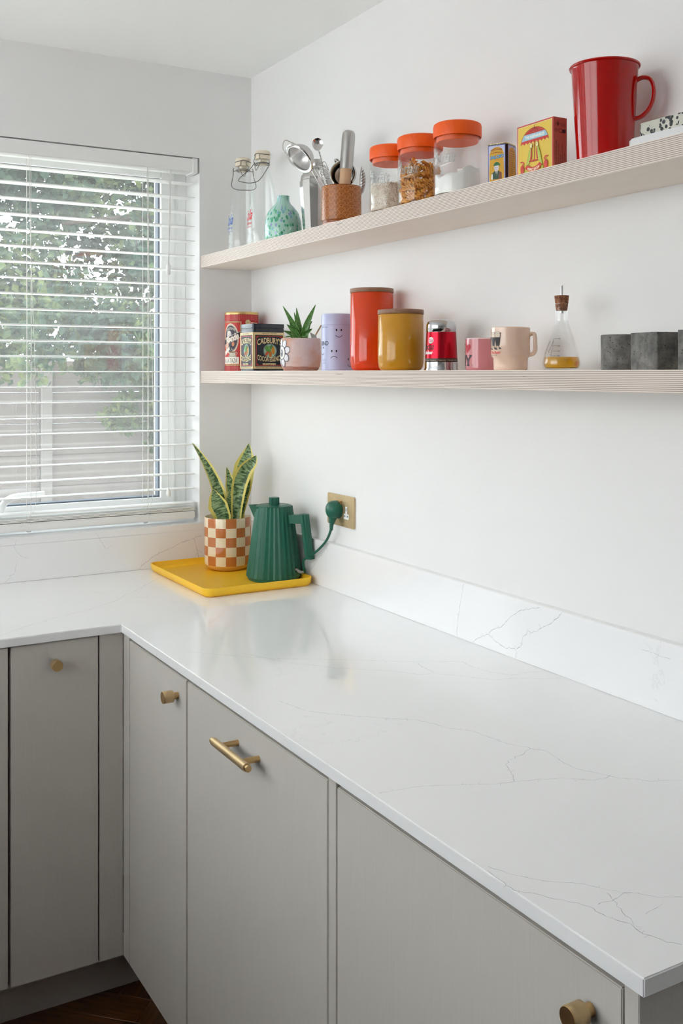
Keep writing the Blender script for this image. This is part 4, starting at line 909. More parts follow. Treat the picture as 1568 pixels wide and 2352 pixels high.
for i in range(n - 1):
    for q in range(12): m.face((rings[i] + q, rings[i] + (q + 1) % 12, rings[i + 1] + (q + 1) % 12, rings[i + 1] + q))
m.obj('handle', M_RED, t, smooth=60)

# dish, marble block, wood offcut
t = tag(MB().prism(rrect(.16, .085, .02, 6), 0, .016).obj('soap_dish', mk('white_ceramic', 'd9d9da', .25, var=.02), smooth=40, bevel=.003), 'white low ceramic dish under the marble block', 'dish'); t.location = (-.118, -1.865, ZU); t.rotation_euler = (0, 0, PI / 2)
o = tag(MB().prism(rrect(.15, .05, .006, 4), 0, .0265).obj('marble_block', m_marble(), smooth=40, bevel=.002), 'black and white marbled block lying on the white dish', 'block'); o.location = (-.115, -1.872, ZU + .0163); o.rotation_euler = (0, 0, PI / 2)
o = tag(MB().box(-.03, .03, -.006, .006, 0, .010).obj('wood_offcut', m_wood('brown_offcut', '8a5a34', 'a87848'), smooth=0, bevel=.001), 'small brown wooden strip on top of the marble block', 'wood'); o.location = (-.10, -1.872, ZU + .0430); o.rotation_euler = (0, 0, PI / 2)

# ================================================================== things on the lower shelf
# red round chocolate tin
x, y = ux(554.5, -.072); RT_ = .0525; HT = .183
t = thing('chocolate_tin', 'tall red cylindrical drinking chocolate tin with a script label', 'tin', (x, y, ZL))
MB().lathe([(0, 0), (RT_, 0), (RT_, HT - .008), (0, HT - .008)], 56).obj('tin_body', mk('red_tin', 'b3262b', .35, var=.05), t, smooth=40)
MB().lathe([(RT_ - .002, HT - .008), (RT_ + .0006, HT - .008), (RT_ + .0006, HT - .002), (RT_ - .001, HT), (RT_ - .004, HT), (RT_ - .005, HT - .004), (0, HT - .004)], 56).obj('rim', mk('gold_rim', 'd8b878', .3, .9), t, smooth=40)
p = Print()
for k in range(60): u = (k - 30) * 2 * PI * RT_ / 60; p.layer = 0; p.rect(u, HT - .026, u + .0022, HT - .009, 'd05a54'); p.layer = 0; p.rect(u, .0, u + .0022, .014, 'd05a54')
a_f = camang(x, y) - math.radians(38)
p.layer = 1; p.rect(-.035, .017, .0345, HT - .030, 'e3d2a0').rect(-.034, .018, .0335, HT - .031, '7a3a20').frame(-.0325, .0195, .032, HT - .0325, .0016, 'd9a860').rect(-.031, .021, .0305, HT - .034, 'c8302e')
for k in range(28): p.layer = 6; p.rect(.0308, .022 + k * .0046, .0332, .0235 + k * .0046, 'd9b070')
p.layer = 8
p.ell(-.002, .100, .0285, .047, 'e8dcc8').ring(-.002, .100, .026, .0435, .0012, 'b08a60').ell(-.002, .100, .0245, .041, '3b3640')
p.text('CHOCOLATES', -.001, .128, .036, .0072, 'ddd6cc', .02, warp=lambda a, b: (a * .9, b + .004 - 22 * a * a)).ell(-.008, .113, .010, .012, 'cfc4c0').ell(-.008, .118, .0045, .006, 'e8dcd2')
p.poly([(-.0345, .078), (.030, .104), (.030, .121), (-.0345, .095)], '2c2830').stroke([(-.0345, .095), (.030, .121)], .0012, 'd8cfc4').stroke([(-.0345, .078), (.030, .104)], .0012, 'd8cfc4')
p.text('Blande', .002, .1005, .052, .0225, 'f0e2d4', .05, .35, rot=.38)
p.ell(-.015, .080, .006, .009, 'e2b49a').ell(.008, .083, .0045, .007, 'd98a62').poly([(-.0305, .058), (-.006, .076), (-.004, .066), (-.026, .046)], 'ece4d8')
p.ell(.005, .046, .0145, .0035, 'b8ab9a').poly([(-.007, .058), (.017, .058), (.0145, .049), (.009, .046), (.001, .046), (-.0045, .049)], 'cfc5b2').ring(.0185, .0545, .0035, .0032, .0013, 'cfc5b2').ell(.005, .058, .012, .0022, '8a6a4c')
p.stroke([(.002, .061), (.000, .064), (.004, .067), (.002, .071)], .0012, 'e2dad0').stroke([(.008, .061), (.006, .065), (.010, .068)], .0012, 'e2dad0')
p.rect(-.031, .022, .0275, .043, 'ece6da').text('A LA TAZA', -.003, .032, .050, .0135, '5a4a40', .0)
p.build('printed_label', t, cylmap(a_f, RT_), .005, step=.00004)
p = Print(); p.ell(0, .150, .0085, .0085, 'dfc89a').ring(0, .150, .0072, .0072, .0006, '8a5a3a').text('CACAO', 0, .150, .010, .0030, '5a3a2a', .02).stroke([(.008, .150), (.04, .148)], .0018, 'e8d8c0').text('A LA TAZA', .022, .144, .02, .004, 'e8d8c0', .02)
p.build('badge', t, cylmap(camang(x, y) + math.radians(22), RT_), .005)

# cocoa tin: box with bevelled lid; wide dark face to the viewer's right
cr_ = onx(581, 855, -.152)                       # nearest upright edge
w1, w2_, HC = .0865, .073, .1275
ph = math.radians(-24)                            # wide face direction
dA = (RT * math.cos(ph * .0) ).normalized()
# wide face runs from u=579 to u=653, narrow face from u=551 to u=579
pr_ = ony(653, 855, cr_.y); dW = (pr_ - cr_); dW.z = 0; W1 = dW.length; dW.normalize(); dN = Vector((-dW.y, dW.x, 0)); 
N1 = onx(551.5, 855, cr_.x).y - cr_.y
t = thing('cocoa_tin', 'black and cream square cocoa tin standing before the red tin', 'tin', (cr_.x, cr_.y, ZL), math.atan2(dW.y, dW.x))
M_NAVY = mk('navy_tin', '232833', .22, var=.08, coat=.2)
rr2 = lambda w, h, r_: [(a + w1_ / 2, b + n1_ / 2) for a, b in rrect(w, h, r_)]
w1_, n1_ = W1, N1
HC = .1365
MB().prism(rr2(W1, N1, .006), 0, HC - .022).obj('tin_body', M_NAVY, t, smooth=40)
MB().prism(rr2(W1 + .001, N1 + .001, .0065), HC - .024, HC - .0135).prism(rr2(W1 + .0022, N1 + .0022, .007), HC - .0125, HC).prism(rr2(W1 - .002, N1 - .002, .006), HC - .0136, HC - .0124).obj('lid', M_NAVY, t, smooth=40, bevel=.0012)
def cocoaface(W):
    p = Print(); sx = W / .086; h_ = HC - .025
    p.rect(.0005, .006, W - .0005, h_, 'e2cc9a').rect(.0055 * sx, .0125, W - .0045 * sx, h_ - .0075, '232833').frame(.0085 * sx, .0155, W - .0075 * sx, h_ - .0105, .0011, 'd8483e')
    for cx, cy_ in ((.011 * sx, .018), (W - .010 * sx, .018), (.011 * sx, h_ - .013), (W - .010 * sx, h_ - .013)): p.rect(cx - .003 * sx, cy_ - .003, cx + .003 * sx, cy_ + .003, '232833').ring(cx, cy_, .0024 * sx, .0024, .0010, 'd8483e', n=12).ell(cx, cy_, .0011 * sx, .0011, 'd8483e', 8)
    p.text("CADBURY'S", W / 2 + .001, .0895, .066 * sx, .0165, 'ecd9a4', .012, warp=lambda a, b: (a, b * (1 + 4 * abs(a) / sx) - 5.5 * (a / sx) ** 2 * 1.0 - .001))
    p.ell(W / 2 + .003, .058, .0185 * sx, .0205, '8fb0a8').ell(W / 2 + .003, .058, .0175 * sx, .0195, '27404a').ell(W / 2 + .003, .058, .0165 * sx, .0185, '9fc0ae')
    c0 = W / 2 + .003
    for dx, dy, rx, ry, col, an in ((-.006, .004, .0065, .012, '5f9a4a', .5), (.008, .002, .005, .0125, 'd08a28', .1), (.0005, -.010, .0042, .009, 'c0742a', 0), (-.009, -.008, .0038, .008, 'c8552a', -.5), (.002, .011, .004, .007, '4a8a50', -.4), (-.003, .009, .003, .007, '7ab05a', .2)):
        pts = [(c0 + sx * (dx + rx * math.cos(q) * math.cos(an) - ry * math.sin(q) * math.sin(an)), .058 + dy + rx * math.cos(q) * math.sin(an) + ry * math.sin(q) * math.cos(an)) for q in [2 * PI * i / 16 for i in range(16)]]
        p.poly(pts, col); p.stroke(pts[::2] + [pts[0]], .0004, '2a2a20'); p.stroke([pts[4], pts[12]], .0005, '3a3a24')
    p.text('COCOA ESSENCE', W / 2 + .0005, .0325, .066 * sx, .0135, 'ecd9a4', .012, warp=lambda a, b: (a, b * (1 + 4 * abs(a) / sx) + 5.5 * (a / sx) ** 2 + .001))
    p.text('REGISTERED', W / 2, .0195, .036 * sx, .0052, 'ecd9a4', .03).text('GUARANTEED ABSOLUTELY PURE COCOA', W / 2, .0092, .072 * sx, .0026, '4a3a2a', .02).text('ABSOLUTELY GENUINE', W / 2, h_ - .0038, .04 * sx, .0026, '4a3a2a', .02)
    return p
boxface(cocoaface(W1), 'front_print', t, (0, 0, 0), (1, 0, 0))
boxface(cocoaface(N1), 'side_print', t, (0, N1, 0), (0, -1, 0))

# pink planter with succulent
x, y = ux(690.5, -.10); RPk = .0553
t = thing('planter', 'pink speckled clay planter with a painted white flower', 'planter', (x, y, ZL))
pk = [(0, 0), (.044, 0), (.0475, .003), (.0530, .014), (.0550, .026), (.0553, .050), (.0548, .080), (.0540, .087), (.0525, .0885)]
MB().lathe(pk + [(.0508, .087), (.0505, .072), (0, .072)], 64).obj('pot_body', m_pinkpot(), t, smooth=50)
MB().lathe([(0, .079), (.0502, .079), (.0502, .074), (0, .074)], 40).obj('soil', mk('potting_soil', '2e231b', .95, var=.4, scale=200., bump=.8), t, smooth=0)
p = Print(); rot0 = .25
for k in range(8):
    a = 2 * PI * k / 8 + rot0; pts = []
    for q in range(20):
        b = 2 * PI * q / 20; lx, ly = .0235 + .0100 * math.cos(b), .0082 * math.sin(b); pts.append((lx * math.cos(a) - ly * math.sin(a), .049 + (lx * math.sin(a) + ly * math.cos(a)) * 1.15))
    p.poly(pts, 'e4e2e6').stroke(pts + [pts[0]], .0016, '3a3a44')
p.ell(0, .049, .0165, .0185, 'e9e4dc').ring(0, .049, .0165, .0185, .0019, '3a3a44').ell(0, .048, .0080, .0110, '85868c').ell(0, .047, .0042, .0062, '5c5d66').ell(-.002, .051, .0018, .0020, 'eeeeee', 10)
p.build('painted_flower', t, cylmap(camang(x, y) - math.radians(66), profr(pk)), .003)
sx_, sy_ = x, y
M_SUC = m_leaf('succulent_leaf', '3d7030', '649648', '86b064', .07, 9.)
t = thing('succulent', 'spiky green succulent rosette growing in the pink planter', 'plant', (x, y, ZL + .079))
C4 = lambda a, b: (500 + a / 5.6, 640 + b / 5.6)
D0 = depth((x, y, 0)); base0 = Vector((x, y, ZL + .079))
rnd = random.Random(21)
def blade(parent, name, mat, P, hw, cup=.35, side=None, nu=6, world0=Vector((0, 0, 0))):
    P = smoothpath(P, 5); n = len(P) - 1
    def wid(b):
        f = b * (len(hw) - 1); i = min(int(f), len(hw) - 2); return hw[i] + (hw[i + 1] - hw[i]) * (f - i)
    m = MB()
    for sgn in (0, 1):
        def fn(a, b):
            i = min(n, int(round(b * n))); tn = (P[min(i + 1, n)] - P[max(i - 1, 0)]).normalized(); s_ = (side(b) if side else RT); s_ = (s_ - tn * s_.dot(tn)).normalized(); nr = s_.cross(tn)
            w_ = wid(b); q = 2 * a - 1
            return P[i] - world0 + s_ * (q * w_) + nr * (cup * w_ * q * q) - nr * (sgn * (.0022 * (1 - q * q) + .0003) * min(1, 1.05 - b))
        m.grid(fn, nu, n)
    return m.obj(name, mat, parent, smooth=179)
for (tx, ty, dd, hw) in ((835, 348, .01, .0062), (1010, 372, .022, .0058), (1260, 330, .012, .0068), (910, 455, -.004, .0060), (1200, 483, -.008, .0068), (1215, 545, .02, .0055), (885, 585, -.016, .0070), (840, 668, -.010, .0065), (1215, 642, -.014, .0064), (1145, 745, -.024, .0058), (850, 755, .01, .0050), (980, 430, .03, .005)):
    tip = at(*C4(tx, ty), D0 + dd); b0 = base0 + (tip - base0) * .05; b0.z = base0.z - .004
    midp = b0.lerp(tip, .5) + UP * .010 + (b0 - tip).cross(UP) * 0; 
    blade(t, 'leaf', M_SUC, [b0, b0.lerp(midp, .6), midp, tip], [hw * 1.3, hw * 1.5, hw * 1.4, hw * .9, .0002], .45, world0=base0)
# plant tag on a stick
t = thing('plant_tag', 'white paper plant tag on a thin wooden stick behind the planter', 'tag', (0, 0, 0))
q0 = at(*C4(1215, 800), D0 + .02); q1 = at(*C4(1330, 600), D0 + .035)
m = MB(); sd = (q1 - q0).cross(FW).normalized() * .002; m.v += [q0 - sd - FW * .001, q0 + sd - FW * .001, q1 + sd - FW * .001, q1 - sd - FW * .001, q0 - sd + FW * .001, q0 + sd + FW * .001, q1 + sd + FW * .001, q1 - sd + FW * .001]
for f in ((0, 1, 2, 3), (7, 6, 5, 4), (0, 4, 5, 1), (1, 5, 6, 2), (2, 6, 7, 3), (3, 7, 4, 0)): m.face(f)
m.obj('stick', m_wood('stick_wood', 'b08866', 'c9a382'), t, smooth=0)
m = MB(); P4 = [at(*C4(a, b), D0 + .018) for a, b in ((1185, 690), (1265, 730), (1285, 800), (1215, 800))]; m.v += P4 + [p_ + FW * .0006 for p_ in P4]
for f in ((0, 1, 2, 3), (7, 6, 5, 4), (0, 4, 5, 1), (1, 5, 6, 2), (2, 6, 7, 3), (3, 7, 4, 0)): m.face(f)
m.obj('paper', mk('tag_paper', 'e6e4e2', .8), t, smooth=0)

# lilac coffee tin
x, y = ux(774.5, -.078); RG = .0415; HG = .148
t = thing('coffee_tin', 'pale lilac coffee tin printed with smiling and frowning faces', 'tin', (x, y, ZL))
M_LIL = mk('lilac_tin', 'b8bddd', .32, var=.03, coat=.1)
MB().lathe([(0, 0), (RG + .001, 0), (RG + .001, .0025), (RG, .003), (RG, .117), (RG - .0012, .1175), (RG - .0012, .1185), (RG, .119), (0, .119)], 64).obj('tin_body', M_LIL, t, smooth=40)
MB().lathe([(RG - .0018, .1188), (RG + .0004, .1188), (RG + .0004, HG - .004), (RG - .0015, HG - .0008), (RG - .006, HG), (0, HG)], 64).obj('lid', M_LIL, t, smooth=40)
p = Print(); K = '20222c'; PXM = depth((x, y, 0)) / FPX
def pu(u): return math.asin(max(-.99, min(.99, (u - 774.5) * PXM / RG))) * RG
def face(u, v, happy):
    zc = (Y0 + 1.4 - v) * PXM; cu = pu(u)
    for s in (-1, 1): p.ell(cu + s * .0062, zc + .0075, .0020, .0031, K, 14)
    ar = [(cu + .0085 * math.cos(a), (zc - .002 + .0075 * math.sin(a)) if happy else (zc - .0105 + .0075 * math.sin(a))) for a in ([PI * (1.12 + .76 * i / 10) for i in range(11)] if happy else [PI * (.12 + .76 * i / 10) for i in range(11)])]
    p.stroke(ar, .0013, K)
zof = lambda v: (852.5 - v) * PXM
def face2(u, ve, vm, happy):
    cu = pu(u); ze, zm = zof(ve), zof(vm)
    for s in (-1, 1): p.ell(cu + s * .0062, ze, .0020, .0031, K, 14)
    k = -1 if happy else 1
    p.stroke([(cu + .0088 * math.cos(a), zm + k * (.0075 * math.sin(a) - .0045)) for a in [PI * (.10 + .8 * i / 10) for i in range(11)]], .0013, K)
cm_ = cylmap(camang(x, y), RG)
for args in ((778, 760.5, 774, True), (767, 808, 822.5, False), (803, 826.5, 840.5, True), (741, 800, 814, True)):
    p = Print(); face2(*args); p.build('printed_face', t, cm_, .003)
p = Print()
p.text('GRIND', pu(746) - .007, zof(790), .040, .0112, K, .008).text('Shoreditch, London.', pu(748) - .006, zof(753.5), .030, .0034, '4a4c60').text('LAZY', pu(745), zof(828.5), .014, .0036, '7a7c90').text('DAY', pu(745), zof(835), .011, .0036, '7a7c90')
p.build('lettering', t, cm_, .003)

# wooden-lidded canisters
def canister(label, u, X, r_, h, col, name):
    x, y = ux(u, X); t = thing('canister', label, 'canister', (x, y, ZL), 0, 'ceramic canisters with wooden lids')
    mt = mk(name, col, .10, coat=.15, var=.05, scale=18., stretch=(1, 1, 6))
    MB().lathe([(0, 0), (r_ * .78, 0), (r_ * .88, .002), (r_ * .955, .008), (r_ * .99, .018), (r_, .032), (r_ * .985, h - .012), (r_ * .955, h - .0105), (0, h - .0105)], 72).obj('canister_body', mt, t, smooth=60)
    MB().lathe([(0, h - .0105), (r_ * .985, h - .0105), (r_, h - .0095), (r_, h - .0015), (r_ * .985, h), (0, h)], 72).obj('wooden_lid', m_wood('acacia_' + name, '7a5540', 'a37a5f', (2, 14, 4), .5), t, smooth=40)
canister('tall glossy orange-red canister with a wooden lid', 853.5, -.072, .0540, .2025, 'd63c08', 'orange_glaze')
canister('short glossy mustard yellow canister with a wooden lid', 920, -.117, .0528, .1385, 'c98f22', 'mustard_glaze')

# cocoa shaker
x, y = ux(1013, -.09)
t = thing('cocoa_shaker', 'red and chrome cocoa shaker with a perforated dome top', 'shaker', (x, y, ZL))
ks = [(0, 0), (.0372, 0), (.0374, .002), (.0362, .005), (.0357, .018), (.0325, .084), (0, .084)]
MB().lathe(ks, 64).obj('shaker_body', mk('chrome', 'c9c9cb', .08, 1., .02), t, smooth=40)
m = MB().lathe([(.0326, .0842), (.0330, .0846), (.0326, .100), (.0300, .1065), (.022, .1105), (.010, .1125), (0, .113)], 64); m.obj('dome_lid', MATS['chrome'], t, smooth=50)
m = MB()
for k, (rr_, nn_) in enumerate(((.020, 12), (.012, 8), (.004, 3))):
    for i in range(nn_): a = 2 * PI * i / nn_; c_ = Vector((rr_ * math.cos(a), rr_ * math.sin(a), .1138 - .0045 * (rr_ / .022) ** 2)); k0 = len(m.v); m.v += [c_ + Vector((.0011 * math.cos(q * PI / 4), .0011 * math.sin(q * PI / 4), 0)) for q in range(8)]; m.face(range(k0, k0 + 8))
m.obj('holes', M_DARK, t, smooth=0)
rk = profr(ks[3:6]); M_REDF = mk('metallic_red', 'c3122a', .22, .75, .03)
MB().lathe([(rk(.0265) + .0002, .0265), (rk(.0838) + .0002, .0838)], 64).obj('red_sleeve', M_REDF, t, smooth=179)
MB().lathe([(rk(.0185) + .0002, .0185), (rk(.0265) + .0002, .0265)], 64).obj('brown_band', mk('brown_band_ink', '3c2a22', .35), t, smooth=179)
p = Print(); p.ell(0, .0655, .0072, .0072, 'e8e6e4').text('Tala', 0, .0655, .010, .0065, 'b8283a', .01, .3)
p.build('badge', t, cylmap(camang(x, y) - math.radians(42), rk), .003)
p = Print(); p.text('cocoa', -.006, .050, .034, .0105, '1c1416', .02, .35).text('shaker', -.004, .0390, .026, .0078, 'f0e8e6', .05)
p.build('lettering', t, cylmap(camang(x, y) - math.radians(46), rk), .003)
p = Print(); p.text('* Cocoa   * Chai   * Cinnamon   * Peppermint   * Chocolate Truffle   * Vanilla', 0, .0222, .108, .0032, 'd8c8a8', .01)
p.build('band_lettering', t, cylmap(camang(x, y), lambda z: rk(z) + .0002), .003)

# mugs
def mug_body(t, prof, wall, mat, seg=64):
    inn = [(max(r_ - wall, .001), z + (wall if i == 0 else 0)) for i, (r_, z) in enumerate(prof[1:])][::-1]
    return MB().lathe([(0, 0)] + prof[1:] + [(inn[0][0] + wall * .5, prof[-1][1] + .0012)] + [(r_, max(z, wall)) for r_, z in inn] + [(0, wall)], seg).obj('mug_body', mat, t, smooth=50)
def loop_handle(t, h, pts, wa, wb, mat):
    P = smoothpath([h * a + UP * b for a, b in pts], 7); sdv = h.cross(UP); m = MB(); n = len(P); R_ = []
    for i, p_ in enumerate(P):
        tn = (P[min(i + 1, n - 1)] - P[max(i - 1, 0)]).normalized(); nr = sdv.cross(tn); R_.append(len(m.v))
        for q in range(14): a = 2 * PI * q / 14; m.v.append(p_ + sdv * wa * math.cos(a) + nr * wb * math.sin(a))
    for i in range(n - 1):
        for q in range(14): m.face((R_[i] + q, R_[i] + (q + 1) % 14, R_[i + 1] + (q + 1) % 14, R_[i + 1] + q))
    return m.obj('handle', mat, t, smooth=60)
x, y = ux(1107, -.072)
t = thing('pink_mug', 'pink mug with a red heart and black letters behind the cream mug', 'mug', (x, y, ZL))
M_PINK = mk('pink_glaze', 'cc8288', .12, coat=.4, var=.03)
mug_body(t, [(0, 0), (.0335, .0), (.0348, .002), (.0350, .006), (.0350, .0655)], .003, M_PINK)
MB().lathe([(.0338, .0652), (.0352, .0652), (.0352, .0672), (.0345, .0680), (.0330, .0680), (.0326, .0668)], 64).obj('rim', mk('pale_pink_rim', 'e3c6c4', .15, coat=.4), t, smooth=50)
loop_handle(t, (FW * .8 + RT * .6).normalized(), [(.033, .054), (.05, .055), (.057, .040), (.05, .020), (.033, .016)], .006, .0035, M_PINK)
p = Print(); K = '2c2630'
hp = []
for i in range(30):
    q = 2 * PI * i / 30; hp.append((.0088 + .0105 * (16 * math.sin(q) ** 3) / 16, .0465 + .0105 * (13 * math.cos(q) - 5 * math.cos(2 * q) - 2 * math.cos(3 * q) - math.cos(4 * q)) / 15))
p.poly(hp, 'b5202e')
def serif_stroke(pts, w_, c): p.stroke(pts, w_, c)
X0 = -.0085
for pts, w_ in (([(X0 - .007, .0105), (X0 - .007, .0305)], .0036), ([(X0 + .007, .0105), (X0 + .007, .0305)], .0036), ([(X0 - .008, .0305), (X0 + .008, .0105)], .0036), ([(X0 - .0105, .0305), (X0 - .003, .0305)], .0024), ([(X0 + .003, .0305), (X0 + .0105, .0305)], .0024), ([(X0 - .0105, .0105), (X0 - .003, .0105)], .0024)): p.stroke(pts, w_, K)
X0 = .0115
for pts, w_ in (([(X0 - .0085, .0305), (X0 + .0005, .0195)], .0038), ([(X0 + .0085, .0305), (X0, .0195)], .0038), ([(X0, .0195), (X0, .0105)], .0042), ([(X0 - .0115, .0305), (X0 - .004, .0305)], .0024), ([(X0 + .004, .0305), (X0 + .0115, .0305)], .0024), ([(X0 - .0045, .0105), (X0 + .0045, .0105)], .0026)): p.stroke(pts, w_, K)
p.rect(-.0145, .0375, -.011, .057, K).rect(-.0165, .0375, -.009, .0395, K).rect(-.0165, .055, -.009, .057, K).text('TM', .0235, .0112, .004, .0018, K)
p.build('heart_lettering', t, cylmap(camang(x, y) - math.radians(74), .0350), .0025)

x, y = ux(1172, -.112)
t = thing('cream_mug', 'peach cream stacking glass mug with a cartoon drink print', 'mug', (x, y, ZL))
M_PEACH = mk('peach_milk_glass', 'ecd0bc', .10, coat=.4, var=.03, sss=.35)
pc = [(0, 0), (.0315, 0), (.0328, .0015), (.0332, .008), (.0338, .0235), (.0372, .0275), (.0382, .0315), (.0384, .083)]
mug_body(t, pc, .0034, M_PEACH)
loop_handle(t, (RT * .93 - FW * .36).normalized(), [(.036, .069), (.043, .0715), (.0475, .068), (.0485, .050), (.0485, .041), (.0455, .033), (.036, .0295)], .0058, .0040, M_PEACH)
p = Print(); K = '201c1e'
for cx in (-.0155, .0, .0125):
    p.poly([(cx - .0060, .0640), (cx + .0060, .0640), (cx + .0035, .0475), (cx - .0030, .0475)], K).poly([(cx - .0062, .0650), (cx + .0062, .0650), (cx + .0066, .0730), (cx - .0066, .0730)], 'e6d2be').ell(cx, .0725, .0066, .0020, 'ecdccb').ring(cx, .0725, .0066, .0020, .0005, K).stroke([(cx - .0066, .0725), (cx - .0060, .0640)], .0005, K).stroke([(cx + .0066, .0725), (cx + .0060, .0640)], .0005, K)
    p.stroke([(cx - .001, .0480), (cx - .003, .0445), (cx - .0015, .0415)], .0009, K).stroke([(cx + .0015, .0480), (cx + .004, .0450), (cx + .0055, .0425)], .0009, K).ell(cx - .003, .0410, .0028, .0013, K, 12).ell(cx + .006, .0425, .0022, .0017, K, 12)
p.text("What's The Rush?", -.002, .0345, .043, .0052, 'cf2a26', .03).text('COFFEE IS MY CUP', -.004, .0290, .030, .0021, '4a3a3a')
p.build('cartoon_print', t, cylmap(camang(x, y) - math.radians(58), profr(pc)), .0025)

# oil flask with cork pourer
x, y = ux(1289.5, -.09)
t = thing('oil_flask', 'conical glass oil flask with cork stopper and steel pourer', 'flask', (x, y, ZL))
fp = [(0, .0005), (.0295, .0005), (.0335, .0028), (.0355, .008), (.0358, .0135), (.0340, .022), (.0300, .036), (.0215, .063), (.0150, .082), (.0128, .089), (.0125, .094), (.0125, .120), (.0130, .1225), (.0146, .1235), (.0146, .1255), (.0128, .1262)]
MB().lathe(fp + [(r_ - .0022, max(z, .003)) for r_, z in fp[1:][::-1]] + [(0, .003)], 56).obj('glass_body', thin_glass('flask_glass', (.985, .99, .99), .7, .03, 4.5), t, smooth=50)
oil = NT('olive_oil'); oil.b.inputs['Base Color'].default_value = lin('d99a08'); oil.color(oil.mix(oil.noise(oil.coord(), 30.), 'f0b000', 'f8bc10')); oil.b.inputs['Roughness'].default_value = .05; oil.b.inputs['Transmission Weight'].default_value = .88; oil.b.inputs['IOR'].default_value = 1.47
MB().lathe([(0, .0035), (.0275, .0035), (.0315, .006), (.0333, .0135), (.0318, .0215), (.0306, .0245), (0, .0245)], 56).obj('oil', oil.m, t, smooth=50)
M_CORK = m_cork()
MB().lathe([(0, .1115), (.0100, .1115), (.0104, .1125), (.0122, .126), (.0136, .1385), (.0132, .1395), (0, .1395)], 40).obj('cork', M_CORK, t, smooth=40)
m = MB(); m.tube([(0, 0, .1065), (0, 0, .1120), (0, 0, .1121), (0, 0, .153)], [.0032, .0032, .0024, .0024], 16, caps=False); k = len(m.v); 
for q in range(16): a = 2 * PI * q / 16; m.v += [Vector((.0024 * math.cos(a), .0024 * math.sin(a), .1530)), Vector((.0024 * math.cos(a), .0024 * math.sin(a), .1575 + (RT.x * math.cos(a) + RT.y * math.sin(a)) * .0028))]
for q in range(16): j = (q + 1) % 16; m.face((k + 2 * q, k + 2 * j, k + 2 * j + 1, k + 2 * q + 1))
m.obj('pour_spout', M_SATIN, t, smooth=60)
p = Print(); K = '2a2a2c'
zs = [.0265, .0352, .0450, .0585]; rf = profr(fp)
p.stroke([(-.005, z_) for z_ in (.0265, .035, .045, .0585)], .0004, K)
for z_, tx in zip(zs, ('75', '100', '120', '140')): p.stroke([(-.005, z_), (.0035, z_)], .0004, K); p.text(tx, .0068, z_, .0044, .0024, K, .01)
p.text('APPROX VOLUMES', -.0078, .044, .024, .0022, K, rot=1.30).text('OIL AND VINEGAR', -.0175, .042, .026, .0030, K, .01, rot=1.30)
p.build('graduations', t, (lambda a0: (lambda u, v, h: ((rf(v) + h) * math.cos(a0 + u / .026), (rf(v) + h) * math.sin(a0 + u / .026), v)))(camang(x, y) - math.radians(26)), .002)

# concrete pots
M_CONC = m_concrete()
x, y = ux(1426, -.078)
o = tag(MB().lathe([(0, 0), (.0335, 0), (.0345, .001), (.0350, .0605), (.0342, .0618), (.028, .0618), (.0275, .010), (0, .010)], 48).obj('concrete_pot', M_CONC, smooth=40), 'round dark concrete pot at the end of the shelf', 'pot', 'concrete pots'); o.location = (x, y, ZL)
def sqpot(label, x0, y0, wd, dp, h):
    m = MB(); O = rrect(wd, dp, .003, 3); I = rrect(wd - .014, dp - .014, .002, 3); n = len(O); k = len(m.v)
    for pts, z_ in ((O, 0), (O, h), (I, h), (I, .012)): m.v += [Vector((a + wd / 2, b + dp / 2, z_)) for a, b in pts]
    for r_ in range(3):
        for i in range(n): j = (i + 1) % n; m.face((k + r_ * n + i, k + r_ * n + j, k + (r_ + 1) * n + j, k + (r_ + 1) * n + i))
    m.face(range(k, k + n)); m.face(range(k + 3 * n, k + 4 * n))
    o = tag(m.obj('concrete_pot', M_CONC, smooth=40), label, 'pot', 'concrete pots'); o.location = (x0, y0, ZL); return o
e0 = onx(1446.5, 855, -.140); e1 = onx(1508.7, 855, -.148)
o = sqpot('square dark concrete pot turned corner-on beside the round one', e1.x, e1.y, .062, (e0 - e1).length, .0612); o.rotation_euler = (0, 0, math.atan2(-(e0.x - e1.x), e0.y - e1.y))
e2 = onx(1554.5, 855, -.150)
sqpot('square concrete pot cut by the picture edge', -.150, e2.y - .066, .064, .066, .0625)

# ================================================================== worktop corner: tray, plant, kettle, socket
TX0, TX1, TY0, TY1 = -.362, -.031, -.488, -.040; tw, td = TX1 - TX0, TY1 - TY0; tcx, tcy = (TX0 + TX1) / 2, (TY0 + TY1) / 2
t = MB(); O0 = rrect(tw - .018, td - .018, .020, 8); O1 = rrect(tw - .004, td - .004, .026, 8); O2 = rrect(tw, td, .028, 8); I2 = rrect(tw - .006, td - .006, .026, 8); I0 = rrect(tw - .022, td - .022, .018, 8); n = len(O0)
for pts, z_ in ((O0, 0), (O1, .007), (O2, .0225), (rrect(tw - .002, td - .002, .027, 8), .0245), (I2, .0235), (rrect(tw - .010, td - .010, .024, 8), .010), (I0, .0055)): t.v += [Vector((a, b, z_)) for a, b in pts]
for r_ in range(6):
    for i in range(n): j = (i + 1) % n; t.face((r_ * n + i, r_ * n + j, (r_ + 1) * n + j, (r_ + 1) * n + i))
t.face(range(0, n)); t.face(range(6 * n, 7 * n))
o = tag(t.obj('serving_tray', mk('yellow_melamine', 'f7c42a', .36, var=.03), smooth=50), 'yellow rectangular tray under the kettle and the checkered pot', 'tray'); o.location = (tcx, tcy, ZW + .0002)
ZT = ZW + .0059
PX, PY = -.1496, -.1526
t = thing('checkered_pot', 'brown and cream checkered ceramic plant pot on the yellow tray', 'pot', (PX, PY, ZT), camang(PX, PY))
